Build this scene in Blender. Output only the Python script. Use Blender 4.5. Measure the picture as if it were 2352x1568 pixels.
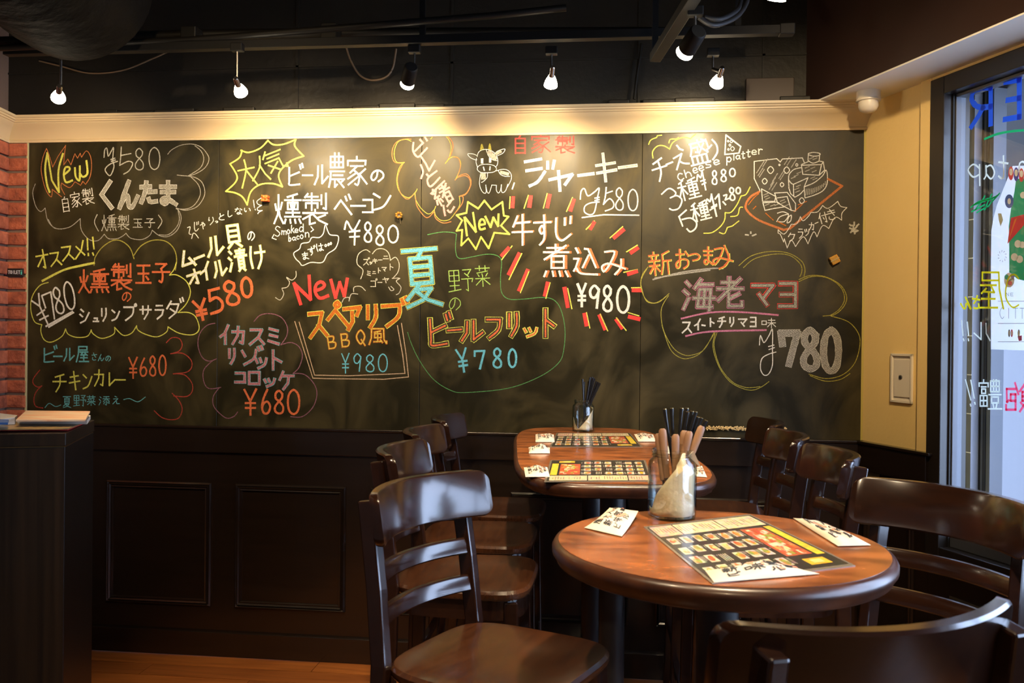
import bpy, math, random
from mathutils import Vector, Matrix
random.seed(7)
PI = math.pi
for o in list(bpy.data.objects): bpy.data.objects.remove(o)
sc = bpy.context.scene
COL = sc.collection

# ------------------------------------------------------------------ camera
F, YAW, PIT, ROL, D, ANG, H = 2000.0, -0.1107, -0.0043, -0.0104, 3.595, 0.3962, 1.38
_f = Vector((math.sin(YAW)*math.cos(PIT), math.cos(YAW)*math.cos(PIT), math.sin(PIT)))
_r = Vector((math.cos(YAW), -math.sin(YAW), 0))
_d = _f.cross(_r)
RIGHT = _r*math.cos(ROL) + _d*math.sin(ROL)
DOWN = -_r*math.sin(ROL) + _d*math.cos(ROL)
FWD = _f
EYE = Vector((0, 0, H))
cd = bpy.data.cameras.new('camera'); cam = bpy.data.objects.new('camera', cd); COL.objects.link(cam)
m = Matrix((RIGHT, -DOWN, -FWD)).transposed().to_4x4(); m.translation = EYE
cam.matrix_world = m
cd.sensor_width = 22.2; cd.lens = F*22.2/2352; cd.clip_start = .02
cd.dof.use_dof = True; cd.dof.focus_distance = 3.45; cd.dof.aperture_fstop = 6.3
sc.camera = cam

# ------------------------------------------------------------------ world, light, exposure
sc.view_settings.view_transform = 'Standard'; sc.view_settings.look = 'None'
sc.view_settings.gamma = 1; sc.view_settings.use_curve_mapping = False
sc.view_settings.exposure = 0.9
sc.cycles.max_bounces = 7; sc.cycles.diffuse_bounces = 3; sc.cycles.glossy_bounces = 3
sc.cycles.transmission_bounces = 5; sc.cycles.transparent_max_bounces = 8
sc.cycles.caustics_reflective = False; sc.cycles.caustics_refractive = False
sc.cycles.sample_clamp_indirect = 4
w = bpy.data.worlds.new('overcast_sky'); sc.world = w; w.use_nodes = True
wb = w.node_tree.nodes['Background']; wb.inputs[0].default_value = (.56, .70, 1.0, 1); wb.inputs[1].default_value = 7.5

def pix(px, py):
    return (FWD*F + RIGHT*(px-1176) + DOWN*(py-784)).normalized()
def at_y(px, py, Y=D):
    d = pix(px, py); return EYE + d*(Y/d.y)
def at_z(px, py, z):
    d = pix(px, py); return EYE + d*((z-H)/d.z)
def cw(x, d, z=0):                                  # camera-aligned floor coordinates -> world
    return Vector((x*math.cos(YAW)+d*math.sin(YAW), -x*math.sin(YAW)+d*math.cos(YAW), z))
CR = at_y(1981, 650)                                # right end of the board wall
CRN = Vector((CR.x, D, 0))
U = Vector((math.sin(ANG), -math.cos(ANG), 0))      # along the right wall, towards the viewer
N = Vector((-math.cos(ANG), -math.sin(ANG), 0))     # into the room
def at_r(px, py, off=0):
    d = pix(px, py); c = CRN + N*off
    t = (c-EYE).dot(N)/d.dot(N); return EYE + d*t
def s_r(px, py, off=0):
    return (at_r(px, py, off)-CRN).dot(U)
def Rw(s, z, off=0):
    return CRN + U*s + N*off + Vector((0, 0, z))

WARM = (1.0, .75, .43)
def spot(name, loc, target, power, size=70, blend=.8, col=WARM, r=.02):
    l = bpy.data.lights.new(name, 'SPOT'); l.energy = power; l.color = col
    l.spot_size = math.radians(size); l.spot_blend = blend; l.shadow_soft_size = r
    o = bpy.data.objects.new(name, l); COL.objects.link(o); o.location = loc
    o.rotation_euler = (Vector(target)-Vector(loc)).to_track_quat('-Z', 'Y').to_euler()
    return o
# daylight enters through the window wall: portal guides the sky's light
pl = bpy.data.lights.new('window_portal', 'AREA'); pl.shape = 'RECTANGLE'; pl.size = 4.4; pl.size_y = 1.7
po = bpy.data.objects.new('window_portal', pl); COL.objects.link(po)
po.location = Rw(2.6, 1.3, -.09); pl.cycles.is_portal = True
po.rotation_euler = N.to_track_quat('-Z', 'Z').to_euler()
# unseen room lamps over tables and floor, then three spots added as fill
spot('unseen_spot', cw(.45, 1.25, 2.6), cw(.40, 1.6, 1.0), 115, 75, .9, (1, .76, .48), .03)
spot('unseen_spot', cw(.15, 2.45, 2.65), cw(.28, 2.85, 1.0), 110, 60, .9, (1, .76, .48), .03)
spot('unseen_spot', cw(-1.25, 2.2, 2.65), cw(-.95, 2.95, 0), 170, 46, .9, (1, .70, .40), .03)
spot('unseen_spot', cw(-.4, 1.0, 2.6), cw(-.2, 2.2, .7), 80, 70, .9, (1, .76, .48), .03)
spot('unseen_spot', cw(.1, -.6, 2.6), cw(.45, 1.0, .9), 36, 60, 1, (1, .72, .42), .04)  # added fill spot behind the viewer, brightens the near chair's back
spot('unseen_spot', cw(-.9, 1.3, 2.65), at_y(600, 720), 95, 56, 1, (1, .72, .40), .04)  # added fill spot, lifts the left half of the board
spot('unseen_spot', cw(1.0, 1.5, 2.6), at_y(1900, 700), 85, 62, 1, (1, .72, .40), .04)  # added fill spot, lifts the right end of the board

# ------------------------------------------------------------------ helpers
class MB:
    def __init__(s): s.v = []; s.f = []; s.c = []
    def add(s, vs, fs, col=None):
        b = len(s.v); s.v += [tuple(v) for v in vs]
        s.f += [tuple(i+b for i in f) for f in fs]
        if col is not None: s.c += [(len(s.f)-len(fs)+i, col) for i in range(len(fs))]
        return s
    def box(s, x0, y0, z0, x1, y1, z1, col=None):
        return s.add([(x0,y0,z0),(x1,y0,z0),(x1,y1,z0),(x0,y1,z0),(x0,y0,z1),(x1,y0,z1),(x1,y1,z1),(x0,y1,z1)],
              [(0,3,2,1),(4,5,6,7),(0,1,5,4),(1,2,6,5),(2,3,7,6),(3,0,4,7)], col)
    def hexa(s, p, col=None):                        # 8 points: bottom ring, top ring
        return s.add(p, [(0,3,2,1),(4,5,6,7),(0,1,5,4),(1,2,6,5),(2,3,7,6),(3,0,4,7)], col)
    def loops(s, L, close=True, caps=True):
        n = len(L[0]); vs = [p for l in L for p in l]; fs = []
        for i in range(len(L)-1):
            for j in range(n if close else n-1):
                k = (j+1) % n
                fs.append((i*n+j, i*n+k, (i+1)*n+k, (i+1)*n+j))
        if caps and close: fs.append(tuple(reversed(range(n)))); fs.append(tuple(range((len(L)-1)*n, len(L)*n)))
        return s.add(vs, fs)
    def lathe(s, prof, c=(0,0,0), n=32, caps=True):
        L = [[(c[0]+r*math.cos(2*PI*j/n), c[1]+r*math.sin(2*PI*j/n), c[2]+z) for j in range(n)] for r, z in prof]
        return s.loops(L, True, caps)
    def tube(s, pts, r, n=8, r2=None):
        pts = [Vector(p) for p in pts]; L = []
        for i, p in enumerate(pts):
            t = (pts[min(i+1, len(pts)-1)]-pts[max(i-1, 0)]).normalized()
            a = t.cross(Vector((0,0,1)) if abs(t.z) < .9 else Vector((0,1,0))).normalized(); b = t.cross(a)
            rr = r if r2 is None else r+(r2-r)*i/(len(pts)-1)
            L.append([p+a*math.cos(2*PI*j/n)*rr+b*math.sin(2*PI*j/n)*rr for j in range(n)])
        return s.loops(L)
    def bar(s, pts, wx, wy, ax=Vector((1,0,0))):      # rectangular section swept along points
        pts = [Vector(p) for p in pts]; L = []
        for i, p in enumerate(pts):
            t = (pts[min(i+1, len(pts)-1)]-pts[max(i-1, 0)]).normalized()
            b = t.cross(ax).normalized(); a = b.cross(t)
            L.append([p+a*wx/2+b*wy/2, p-a*wx/2+b*wy/2, p-a*wx/2-b*wy/2, p+a*wx/2-b*wy/2])
        return s.loops(L)
    def build(s, name, mat, parent=None, smooth=False, bevel=0, label=None, seg=2, world=True):
        me = bpy.data.meshes.new(name); me.from_pydata(s.v, [], s.f); 
        if s.c:
            at = me.color_attributes.new('Col', 'FLOAT_COLOR', 'CORNER')
            cm = dict(s.c)
            for p in me.polygons:
                c = cm.get(p.index, (1,1,1))
                for li in p.loop_indices: at.data[li].color = (*c, 1)
        me.update()
        import bmesh
        if not s.c:
            bm = bmesh.new(); bm.from_mesh(me); bmesh.ops.recalc_face_normals(bm, faces=bm.faces); bm.to_mesh(me); bm.free()
        me.materials.append(mat)
        if smooth:
            for p in me.polygons: p.use_smooth = True
            try: me.set_sharp_from_angle(angle=math.radians(40))
            except Exception: pass
        o = bpy.data.objects.new(name, me); COL.objects.link(o)
        if parent is not None:
            o.parent = parent
            if world: o.matrix_parent_inverse = INV[parent.name]
        if bevel:
            b = o.modifiers.new('bevel', 'BEVEL'); b.width = bevel; b.segments = seg; b.limit_method = 'ANGLE'; b.angle_limit = math.radians(35)
        if label: o['label'] = label
        return o
INV = {}
def thing(name, label, cat, loc=(0,0,0), rz=0, group=None, kind=None):
    o = bpy.data.objects.new(name, None); COL.objects.link(o); o.empty_display_size = .1
    o.location = loc; o.rotation_euler = (0, 0, rz)
    INV[o.name] = (Matrix.Translation(Vector(loc)) @ Matrix.Rotation(rz, 4, 'Z')).inverted()
    if kind: o['kind'] = kind
    if label: o['label'] = label
    if cat: o['category'] = cat
    if group: o['group'] = group
    return o
def tag(o, label, cat, group=None):
    o['label'] = label; o['category'] = cat
    if group: o['group'] = group
    return o
def struct(o): o['kind'] = 'structure'; return o
def asroot(o): INV[o.name] = Matrix.Identity(4); return o
def dup(root, loc, rz, label, name=None):
    r = root.copy(); COL.objects.link(r); r.location = loc; r.rotation_euler = (0, 0, rz)
    if label: r['label'] = label
    for ch in list(root.children):
        c = ch.copy(); COL.objects.link(c); c.parent = r
        for g in ch.children:
            d = g.copy(); COL.objects.link(d); d.parent = c
    return r

# ------------------------------------------------------------------ materials
def mat(name, col, rough=.5, metal=0, noise=None, spec=.5, bump=None, emit=None, coat=0):
    """noise=(scale xyz, strength, second colour)"""
    m = bpy.data.materials.new(name); m.use_nodes = True; nt = m.node_tree; b = nt.nodes['Principled BSDF']
    b.inputs['Base Color'].default_value = (*col, 1); b.inputs['Roughness'].default_value = rough
    b.inputs['Metallic'].default_value = metal; b.inputs['Specular IOR Level'].default_value = spec
    if coat: b.inputs['Coat Weight'].default_value = coat; b.inputs['Coat Roughness'].default_value = .12
    if emit: b.inputs['Emission Color'].default_value = (*emit[0], 1); b.inputs['Emission Strength'].default_value = emit[1]
    if noise or bump:
        tc = nt.nodes.new('ShaderNodeTexCoord'); mp = nt.nodes.new('ShaderNodeMapping'); nt.links.new(tc.outputs['Object'], mp.inputs[0])
    if noise:
        scl, amt, c2 = noise[:3]; mp.inputs['Scale'].default_value = scl
        n = nt.nodes.new('ShaderNodeTexNoise'); n.inputs['Scale'].default_value = 1; n.inputs['Detail'].default_value = 6; n.inputs['Roughness'].default_value = .6
        nt.links.new(mp.outputs[0], n.inputs['Vector'])
        r = nt.nodes.new('ShaderNodeMapRange'); r.inputs[1].default_value = .35; r.inputs[2].default_value = .68; r.inputs[4].default_value = amt
        nt.links.new(n.outputs[0], r.inputs[0])
        mx = nt.nodes.new('ShaderNodeMix'); mx.data_type = 'RGBA'
        mx.inputs[6].default_value = (*col, 1); mx.inputs[7].default_value = (*c2, 1)
        nt.links.new(r.outputs[0], mx.inputs[0]); nt.links.new(mx.outputs[2], b.inputs['Base Color'])
    if bump:
        n2 = nt.nodes.new('ShaderNodeTexNoise'); n2.inputs['Scale'].default_value = bump[0]; n2.inputs['Detail'].default_value = 4
        nt.links.new(tc.outputs['Object'], n2.inputs['Vector'])
        bp = nt.nodes.new('ShaderNodeBump'); bp.inputs['Strength'].default_value = bump[1]; bp.inputs['Distance'].default_value = bump[2]
        nt.links.new(n2.outputs[0], bp.inputs['Height']); nt.links.new(bp.outputs[0], b.inputs['Normal'])
    return m
def emitm(name, col, s):
    return mat(name, (.8,.8,.8), .5, emit=(col, s))
M = {}
M['black_paint'] = mat('black_paint', (.0065,.005,.003), .55, noise=((6,6,6), .7, (.012,.009,.005)), bump=(40, .5, .004))
M['wains'] = mat('dark_stained_wood', (.0095,.0055,.0035), .25, noise=((3,3,40), .7, (.014,.008,.005)), spec=.55, coat=.35)
M['cream'] = mat('cream_plaster', (.84,.62,.25), .6, noise=((4,4,4), .5, (.80,.57,.22)), bump=(60, .35, .003))
M['crown'] = mat('cream_gloss_paint', (.60,.47,.28), .36, noise=((2,9,9), .3, (.54,.41,.23)))
M['maroon'] = mat('maroon_paint', (.024,.010,.006), .45, noise=((3,3,3), .6, (.032,.014,.009)))
M['ceil'] = mat('black_ceiling', (.006,.006,.005), .7)
M['mortar'] = mat('mortar', (.16,.10,.07), .9, bump=(90, .5, .004))
M['brick'] = mat('red_brick', (.42,.11,.05), .85, noise=((25,25,25), .9, (.17,.04,.02)), bump=(70, .8, .006))
M['brick2'] = mat('dark_red_brick', (.52,.15,.07), .85, noise=((20,20,20), .9, (.22,.05,.025)), bump=(70, .8, .006))
M['floor'] = mat('floor_plank', (.34,.115,.026), .32, noise=((3,30,30), .9, (.18,.055,.012)), spec=.4)
M['floor2'] = mat('floor_plank_dark', (.27,.09,.021), .35, noise=((3,36,36), .9, (.15,.045,.011)), spec=.4)
M['chair'] = mat('espresso_wood', (.017,.006,.003), .2, noise=((5,60,60), .8, (.009,.0032,.002)), coat=.6)
M['seat'] = mat('seat_wood', (.050,.017,.006), .24, noise=((10,70,10), .9, (.024,.008,.0035)), coat=.3)
M['table'] = mat('table_wood', (.34,.105,.028), .24, noise=((9,20,9), 1, (.075,.020,.007)), coat=.3)
M['tedge'] = mat('table_edge_wood', (.060,.019,.007), .32, noise=((14,14,14), .95, (.014,.005,.003)), coat=.12)
M['iron'] = mat('black_iron', (.008,.008,.009), .35, spec=.5)
M['steel'] = mat('brushed_steel', (.35,.36,.38), .3, metal=1)
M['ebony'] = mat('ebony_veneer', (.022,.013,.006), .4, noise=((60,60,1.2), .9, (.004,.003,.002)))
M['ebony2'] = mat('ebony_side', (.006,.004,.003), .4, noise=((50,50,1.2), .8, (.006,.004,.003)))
M['alu'] = mat('grey_aluminium', (.11,.12,.145), .45, metal=.3)
M['darkalu'] = mat('dark_bronze_frame', (.014,.011,.009), .35)
M['blackrub'] = mat('black_rubber', (.008,.008,.010), .6)
M['paper'] = mat('white_paper', (.62,.56,.46), .6, bump=(30, .3, .002))
M['ink'] = mat('black_ink', (.02,.02,.02), .6)
M['pinkink'] = mat('salmon_ink', (.75,.28,.18), .6)
M['stick'] = mat('black_lacquer', (.008,.008,.009), .25, coat=.3)
M['wood_h'] = mat('worn_wood_handle', (.24,.13,.065), .5, noise=((40,40,8), .9, (.11,.05,.025)))
M['napkin'] = mat('brown_paper_napkin', (.66,.52,.36), .8, noise=((90,90,6), .7, (.52,.38,.24)), bump=(120, .5, .002))
M['plastic'] = mat('ivory_plastic', (.72,.66,.54), .35)
M['brass'] = mat('brass', (.5,.36,.16), .3, metal=1)
M['duct'] = mat('brown_duct_wrap', (.0040,.0026,.0012), .8, spec=.12, bump=(14, .8, .02))
M['conduit'] = mat('dark_conduit', (.006,.005,.0035), .5, spec=.3)
M['cable'] = mat('tan_cable', (.14,.09,.05), .5)
M['lamp_body'] = mat('black_lamp_body', (.003,.0026,.0022), .6, spec=.25)
M['chrome'] = mat('lamp_metal', (.4,.38,.36), .25, metal=1)
M['bulb'] = emitm('lit_bulb', (1,.86,.62), 38)
M['lav'] = mat('lavender_metal_cladding', (.065,.068,.085), .5, noise=((40,40,.5), .4, (.055,.058,.075)))
M['dim'] = mat('brown_grey_fascia', (.006,.0055,.0055), .7, spec=.2)
M['pave'] = mat('pavement', (.42,.42,.42), .8)
M['gold'] = mat('gold_foil', (.8,.42,.08), .25, metal=.8)
M['redpl'] = mat('orange_plastic', (.75,.11,.02), .4)
M['white'] = mat('white_card', (.85,.85,.88), .5)

# clear glass: fresnel mix of see-through and mirror
def glass(name, tint, rough=0.0, ior=1.45, edge=(.75,.8,.8)):
    m = bpy.data.materials.new(name); m.use_nodes = True; nt = m.node_tree
    for n in list(nt.nodes): nt.nodes.remove(n)
    o = nt.nodes.new('ShaderNodeOutputMaterial'); mx = nt.nodes.new('ShaderNodeMixShader')
    t = nt.nodes.new('ShaderNodeBsdfTransparent'); cm = nt.nodes.new('ShaderNodeMix'); cm.data_type = 'RGBA'; cm.inputs[6].default_value = (*tint, 1); cm.inputs[7].default_value = (*edge, 1); nt.links.new(cm.outputs[2], t.inputs[0])
    g = nt.nodes.new('ShaderNodeBsdfGlossy'); g.inputs['Roughness'].default_value = rough
    lw = nt.nodes.new('ShaderNodeLayerWeight'); lw.inputs[0].default_value = .5          # schlick: f0 + (1-f0)(1-cos)^5
    pw = nt.nodes.new('ShaderNodeMath'); pw.operation = 'POWER'; pw.inputs[1].default_value = 5
    f0 = ((ior-1)/(ior+1))**2
    ma = nt.nodes.new('ShaderNodeMath'); ma.operation = 'MULTIPLY_ADD'; ma.inputs[1].default_value = 1-f0; ma.inputs[2].default_value = f0
    p3 = nt.nodes.new('ShaderNodeMath'); p3.operation = 'POWER'; p3.inputs[1].default_value = 3; nt.links.new(lw.outputs['Facing'], p3.inputs[0]); nt.links.new(p3.outputs[0], cm.inputs[0]); nt.links.new(lw.outputs['Facing'], pw.inputs[0]); nt.links.new(pw.outputs[0], ma.inputs[0])
    nt.links.new(ma.outputs[0], mx.inputs[0]); nt.links.new(t.outputs[0], mx.inputs[1]); nt.links.new(g.outputs[0], mx.inputs[2])
    nt.links.new(mx.outputs[0], o.inputs[0]); return m
M['glass'] = glass('window_glass', (.93,.95,.96), ior=1.6)
M['jar'] = glass('jar_glass', (.96,.985,.98), .02, 1.6, (.20,.36,.33))

# the chalk: pigment broken up by the slate's grain
SLATE = (.013,.011,.0045)
def chalk(name, col, cover=.85, hatch=False):
    m = bpy.data.materials.new(name); m.use_nodes = True; nt = m.node_tree; b = nt.nodes['Principled BSDF']
    b.inputs['Roughness'].default_value = .9; b.inputs['Specular IOR Level'].default_value = .1
    tc = nt.nodes.new('ShaderNodeTexCoord')
    n = nt.nodes.new('ShaderNodeTexNoise'); n.inputs['Scale'].default_value = 330; n.inputs['Detail'].default_value = 2
    nt.links.new(tc.outputs['Object'], n.inputs['Vector'])
    r = nt.nodes.new('ShaderNodeMapRange'); r.inputs[1].default_value = .62-.5*(cover-.5); r.inputs[2].default_value = .32-.5*(cover-.5)
    r.inputs[1].default_value = .35; r.inputs[2].default_value = .6; r.inputs[3].default_value = max(0, cover-.35); r.inputs[4].default_value = min(1, cover+.15)
    nt.links.new(n.outputs[0], r.inputs[0])
    mx = nt.nodes.new('ShaderNodeMix'); mx.data_type = 'RGBA'
    mx.inputs[6].default_value = (*SLATE, 1); mx.inputs[7].default_value = (*col, 1)
    fac = r.outputs[0]
    if hatch:
        mp = nt.nodes.new('ShaderNodeMapping'); mp.inputs['Rotation'].default_value = (0, math.radians(28), 0)
        nt.links.new(tc.outputs['Object'], mp.inputs[0])
        wv = nt.nodes.new('ShaderNodeTexWave'); wv.bands_direction = 'Z'; wv.inputs['Scale'].default_value = 62; wv.inputs['Distortion'].default_value = 3; wv.inputs['Detail'].default_value = 2
        nt.links.new(mp.outputs[0], wv.inputs['Vector'])
        mm = nt.nodes.new('ShaderNodeMath'); mm.operation = 'MULTIPLY'
        nt.links.new(wv.outputs[1], mm.inputs[0]); nt.links.new(r.outputs[0], mm.inputs[1]); fac = mm.outputs[0]
    nt.links.new(fac, mx.inputs[0]); nt.links.new(mx.outputs[2], b.inputs['Base Color'])
    return m
CH = {'white': chalk('white_chalk', (.72,.71,.64)), 'pale': chalk('pale_chalk', (.42,.40,.34), .7), 'gray': chalk('grey_chalk', (.40,.38,.31), .7),
 'yellow': chalk('yellow_chalk', (.62,.62,.11)), 'pyellow': chalk('thin_yellow_chalk', (.42,.38,.07), .7), 'orange': chalk('orange_chalk', (.64,.15,.055)), 'dorange': chalk('burnt_orange_chalk', (.50,.14,.02)),
 'porange': chalk('thin_orange_chalk', (.60,.20,.07), .7), 'red': chalk('red_chalk', (.78,.055,.05)), 'pink': chalk('pink_chalk', (.80,.27,.26)), 'mauve': chalk('mauve_chalk', (.45,.17,.20), .75),
 'violet': chalk('violet_chalk', (.28,.12,.17), .65), 'teal': chalk('teal_chalk', (.13,.42,.44)), 'blue': chalk('light_blue_chalk', (.14,.48,.58)), 'green': chalk('green_chalk', (.10,.30,.10), .7),
 'lime': chalk('lime_chalk', (.35,.55,.13), .8), 'cream': chalk('cream_chalk', (.60,.42,.26), .75), 'magenta': chalk('magenta_chalk', (.58,.20,.32), .8), 'dred': chalk('dark_red_chalk', (.42,.06,.04), .7),
 'dark': mat('bare_slate', SLATE, .5), 'hatch': chalk('hatched_white_chalk', (.62,.60,.54), .9, True), 'graym': chalk('grey_white_chalk', (.50,.49,.42), .75)}
def boardmat():
    m = bpy.data.materials.new('chalkboard_slate'); m.use_nodes = True; nt = m.node_tree; b = nt.nodes['Principled BSDF']
    b.inputs['Roughness'].default_value = .42; b.inputs['Specular IOR Level'].default_value = .25
    tc = nt.nodes.new('ShaderNodeTexCoord'); mp = nt.nodes.new('ShaderNodeMapping'); mp.inputs['Scale'].default_value = (2.4,1,1.6); mp.inputs['Rotation'].default_value = (0,.5,0)
    nt.links.new(tc.outputs['Object'], mp.inputs[0])
    n = nt.nodes.new('ShaderNodeTexNoise'); n.inputs['Scale'].default_value = 1.6; n.inputs['Detail'].default_value = 6; n.inputs['Roughness'].default_value = .55; n.inputs['Distortion'].default_value = 1.6
    nt.links.new(mp.outputs[0], n.inputs['Vector'])
    r = nt.nodes.new('ShaderNodeMapRange'); r.inputs[1].default_value = .40; r.inputs[2].default_value = .85
    nt.links.new(n.outputs[0], r.inputs[0])
    mx = nt.nodes.new('ShaderNodeMix'); mx.data_type = 'RGBA'; mx.inputs[6].default_value = (*SLATE, 1); mx.inputs[7].default_value = (.066,.051,.018,1)
    nt.links.new(r.outputs[0], mx.inputs[0]); nt.links.new(mx.outputs[2], b.inputs['Base Color'])
    r2 = nt.nodes.new('ShaderNodeMapRange'); r2.inputs[1].default_value = .38; r2.inputs[2].default_value = .78; r2.inputs[3].default_value = .36; r2.inputs[4].default_value = .6
    nt.links.new(n.outputs[0], r2.inputs[0]); nt.links.new(r2.outputs[0], b.inputs['Roughness'])
    return m
M['board'] = boardmat()
def vcol(name, rough=.4, nz=0, coat=0):
    m = bpy.data.materials.new(name); m.use_nodes = True; nt = m.node_tree; b = nt.nodes['Principled BSDF']
    a = nt.nodes.new('ShaderNodeVertexColor'); a.layer_name = 'Col'; b.inputs['Roughness'].default_value = rough
    if coat: b.inputs['Coat Weight'].default_value = coat; b.inputs['Coat Roughness'].default_value = .05
    if nz:
        tc = nt.nodes.new('ShaderNodeTexCoord'); n = nt.nodes.new('ShaderNodeTexNoise'); n.inputs['Scale'].default_value = nz; n.inputs['Detail'].default_value = 3
        nt.links.new(tc.outputs['Object'], n.inputs['Vector'])
        mx = nt.nodes.new('ShaderNodeMix'); mx.data_type = 'RGBA'; mx.blend_type = 'OVERLAY'; mx.inputs[0].default_value = .9
        nt.links.new(a.outputs[0], mx.inputs[6]); nt.links.new(n.outputs[1], mx.inputs[7]); nt.links.new(mx.outputs[2], b.inputs['Base Color'])
    else: nt.links.new(a.outputs[0], b.inputs['Base Color'])
    return m
M['print'] = vcol('printed_menu', .3, 90, .6)
M['flat'] = vcol('flat_print', .5)

# ------------------------------------------------------------------ room shell
XL = at_y(16, 650).x                                 # left corner of the board wall
XR = CRN.x
ZC = 2.95                                            # ceiling
z_top = at_y(1000, 313).z                            # top of the board under the crown
z_wt = at_y(1000, 1000).z                            # wainscot top
z_wt = (at_y(300, 979).z + at_y(1900, 1010).z)/2
LA = math.radians(9)                                 # left wall leans in a little
UL = Vector((math.sin(LA), -math.cos(LA), 0)); NL = Vector((math.cos(LA), math.sin(LA), 0))
CL = Vector((XL, D, 0))
def quad_wall(name, a, b, z0, z1, th, nrm, mt):
    p = [a, b, b-nrm*th, a-nrm*th]
    mb = MB().hexa([Vector((q.x, q.y, z0)) for q in p]+[Vector((q.x, q.y, z1)) for q in p])
    return asroot(struct(mb.build(name, mt)))
wall_back = quad_wall('wall_back', Vector((XL-.3, D, 0)), Vector((XR+.3, D, 0)), 0, ZC, .12, Vector((0,-1,0)), M['black_paint'])
BACKY = -2.0
LEND = CL + UL*((D-BACKY)/math.cos(LA))
wall_left = quad_wall('wall_left', CL, LEND, 0, ZC, .12, NL, M['mortar'])
REND = CRN + U*((D-BACKY)/math.cos(ANG))
RX = CRN - N*.12 + Vector((0,0,0)); RX2 = REND - N*.12
def plan(mb, z0, z1):
    q = [Vector((LEND.x-1.5, BACKY-.2, 0)), Vector((RX2.x, BACKY-.2, 0)), Vector((RX.x, D+.1, 0)), Vector((LEND.x-1.5, D+.1, 0))]
    return mb.hexa([p+Vector((0,0,z0)) for p in q]+[p+Vector((0,0,z1)) for p in q])
fl = plan(MB(), -.06, -.012)
floor = asroot(struct(fl.build('floor', M['floor2'])))
struct(plan(MB(), ZC, ZC+.08).build('ceiling', M['ceil']))
struct(MB().box(LEND.x-1.0, BACKY-.12, 0, REND.x+.2, BACKY, ZC).build('wall_front', M['black_paint']))
# floor boards
pw, plen = .118, 1.15
row = 0; y = D-.02
meshes = {}
while y > .55:
    x = -2.35+(row*.47) % plen-plen
    while x < 2.7:
        x1 = min(x+plen-.003, 2.7)
        if x1 > x+.1:
            k = (round(x1-x, 3), row % 2)
            xa = max(x, -2.6)
            mb = MB().box(0, -pw+.003, -.012, x1-xa, 0, 0)
            key = (round(x1-xa, 3), (row*7+int(x*3)) % 2)
            if key not in meshes:
                o = mb.build('floor_board', M['floor' if key[1] else 'floor2'], floor, bevel=0); meshes[key] = o.data
            else:
                o = bpy.data.objects.new('floor_board', meshes[key]); COL.objects.link(o); o.parent = floor
            o.location = (xa, y, random.uniform(-.0006, .0006))
        x += plen
    y -= pw; row += 1

# right wall: cream plaster, window wall
WEND = 4.8
s_trim, s_jamb = s_r(2114, 700), s_r(2140, 700)
s_g0 = s_r(2192, 700, -.03)
S_END = (D-BACKY)/math.cos(ANG)
# soffit of the bulkhead
zs = at_y(1851, 240).z
E0 = Vector((at_y(1851, 240).x, D, zs)); E1 = at_z(2352, 27, zs)
dirE = (E1-E0); dirE.z = 0; dirE.normalize()
E2 = E0 + dirE*3.9
z_win1 = at_r(2142, 188).z
z_win0 = at_r(2162, 1263).z
wr = MB()
def wseg(mb, s0, s1, z0, z1, o0=0, o1=-.12):
    p = [Rw(s0,0,o0), Rw(s1,0,o0), Rw(s1,0,o1), Rw(s0,0,o1)]
    return mb.hexa([Vector((q.x,q.y,z0)) for q in p]+[Vector((q.x,q.y,z1)) for q in p])
wseg(wr, -.05, s_jamb, 0, ZC); wseg(wr, s_jamb, S_END, z_win1, ZC); wseg(wr, s_jamb, S_END, 0, z_win0); wseg(wr, WEND, S_END, z_win0, z_win1)
wall_right = asroot(struct(wr.build('wall_right', M['cream'])))
casing = MB(); wseg(casing, s_trim, s_jamb, z_wt, z_win1+.035, .012, -.001); wseg(casing, s_jamb, WEND, z_win1, z_win1+.035, .012, -.001)
casing.build('window_casing', M['cream'], wall_right, bevel=.003)
# bulkhead above the window wall
bk = MB(); W2 = CRN+U*((E2-CRN).dot(U))-N*.04; W0 = CRN-N*.04
BQ = [E0, E2, Vector((W2.x, W2.y, zs)), Vector((W0.x, W0.y, zs))]
bk.hexa(BQ+[Vector((p.x,p.y,ZC)) for p in BQ])
bulk = asroot(struct(bk.build('wall_bulkhead', M['maroon'])))
so = MB()
def off(p, d, z): return Vector((p.x, p.y, z))+d
nE = Vector((dirE.y, -dirE.x, 0)); nE = nE if nE.x > 0 else -nE
so.hexa([Vector((p.x,p.y,zs-.006)) for p in (E0+nE*.002, E2+nE*.002, W2, W0)]+[Vector((p.x,p.y,zs+.001)) for p in (E0+nE*.002, E2+nE*.002, W2, W0)])
so.build('soffit_board', mat('white_soffit_paint', (.86,.84,.76), .5), bulk)

# crown moulding, profile (distance from wall, height above its foot)
h_c = at_y(1000, 243, D-.085).z - z_top
prof = [(0,0),(.016,0),(.018,.010),(.012,.016),(.016,.024),(.026,.045),(.045,.068),(.062,.080),(.064,.086),(.070,.088),(.070,.094),(.077,.097),(.078,.103),(.085,.106),(.085,h_c),(0,h_c)]
prof = [(a, b if i > 13 else b*h_c/.117) for i, (a, b) in enumerate(prof)]
def crown_ring(c, dirv): return [Vector((c.x, c.y, 0))+dirv*a+Vector((0,0,z_top-.004+b)) for a, b in prof]
bis = (Vector((0,-1,0))+NL).normalized(); kb = 1/bis.dot(NL)
bisr = (Vector((0,-1,0))+N).normalized(); kr = 1/bisr.dot(N)
cr = MB().loops([crown_ring(CL+UL*3, NL), crown_ring(CL, bis*kb), crown_ring(CRN, bisr*kr*1.0)])
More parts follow.
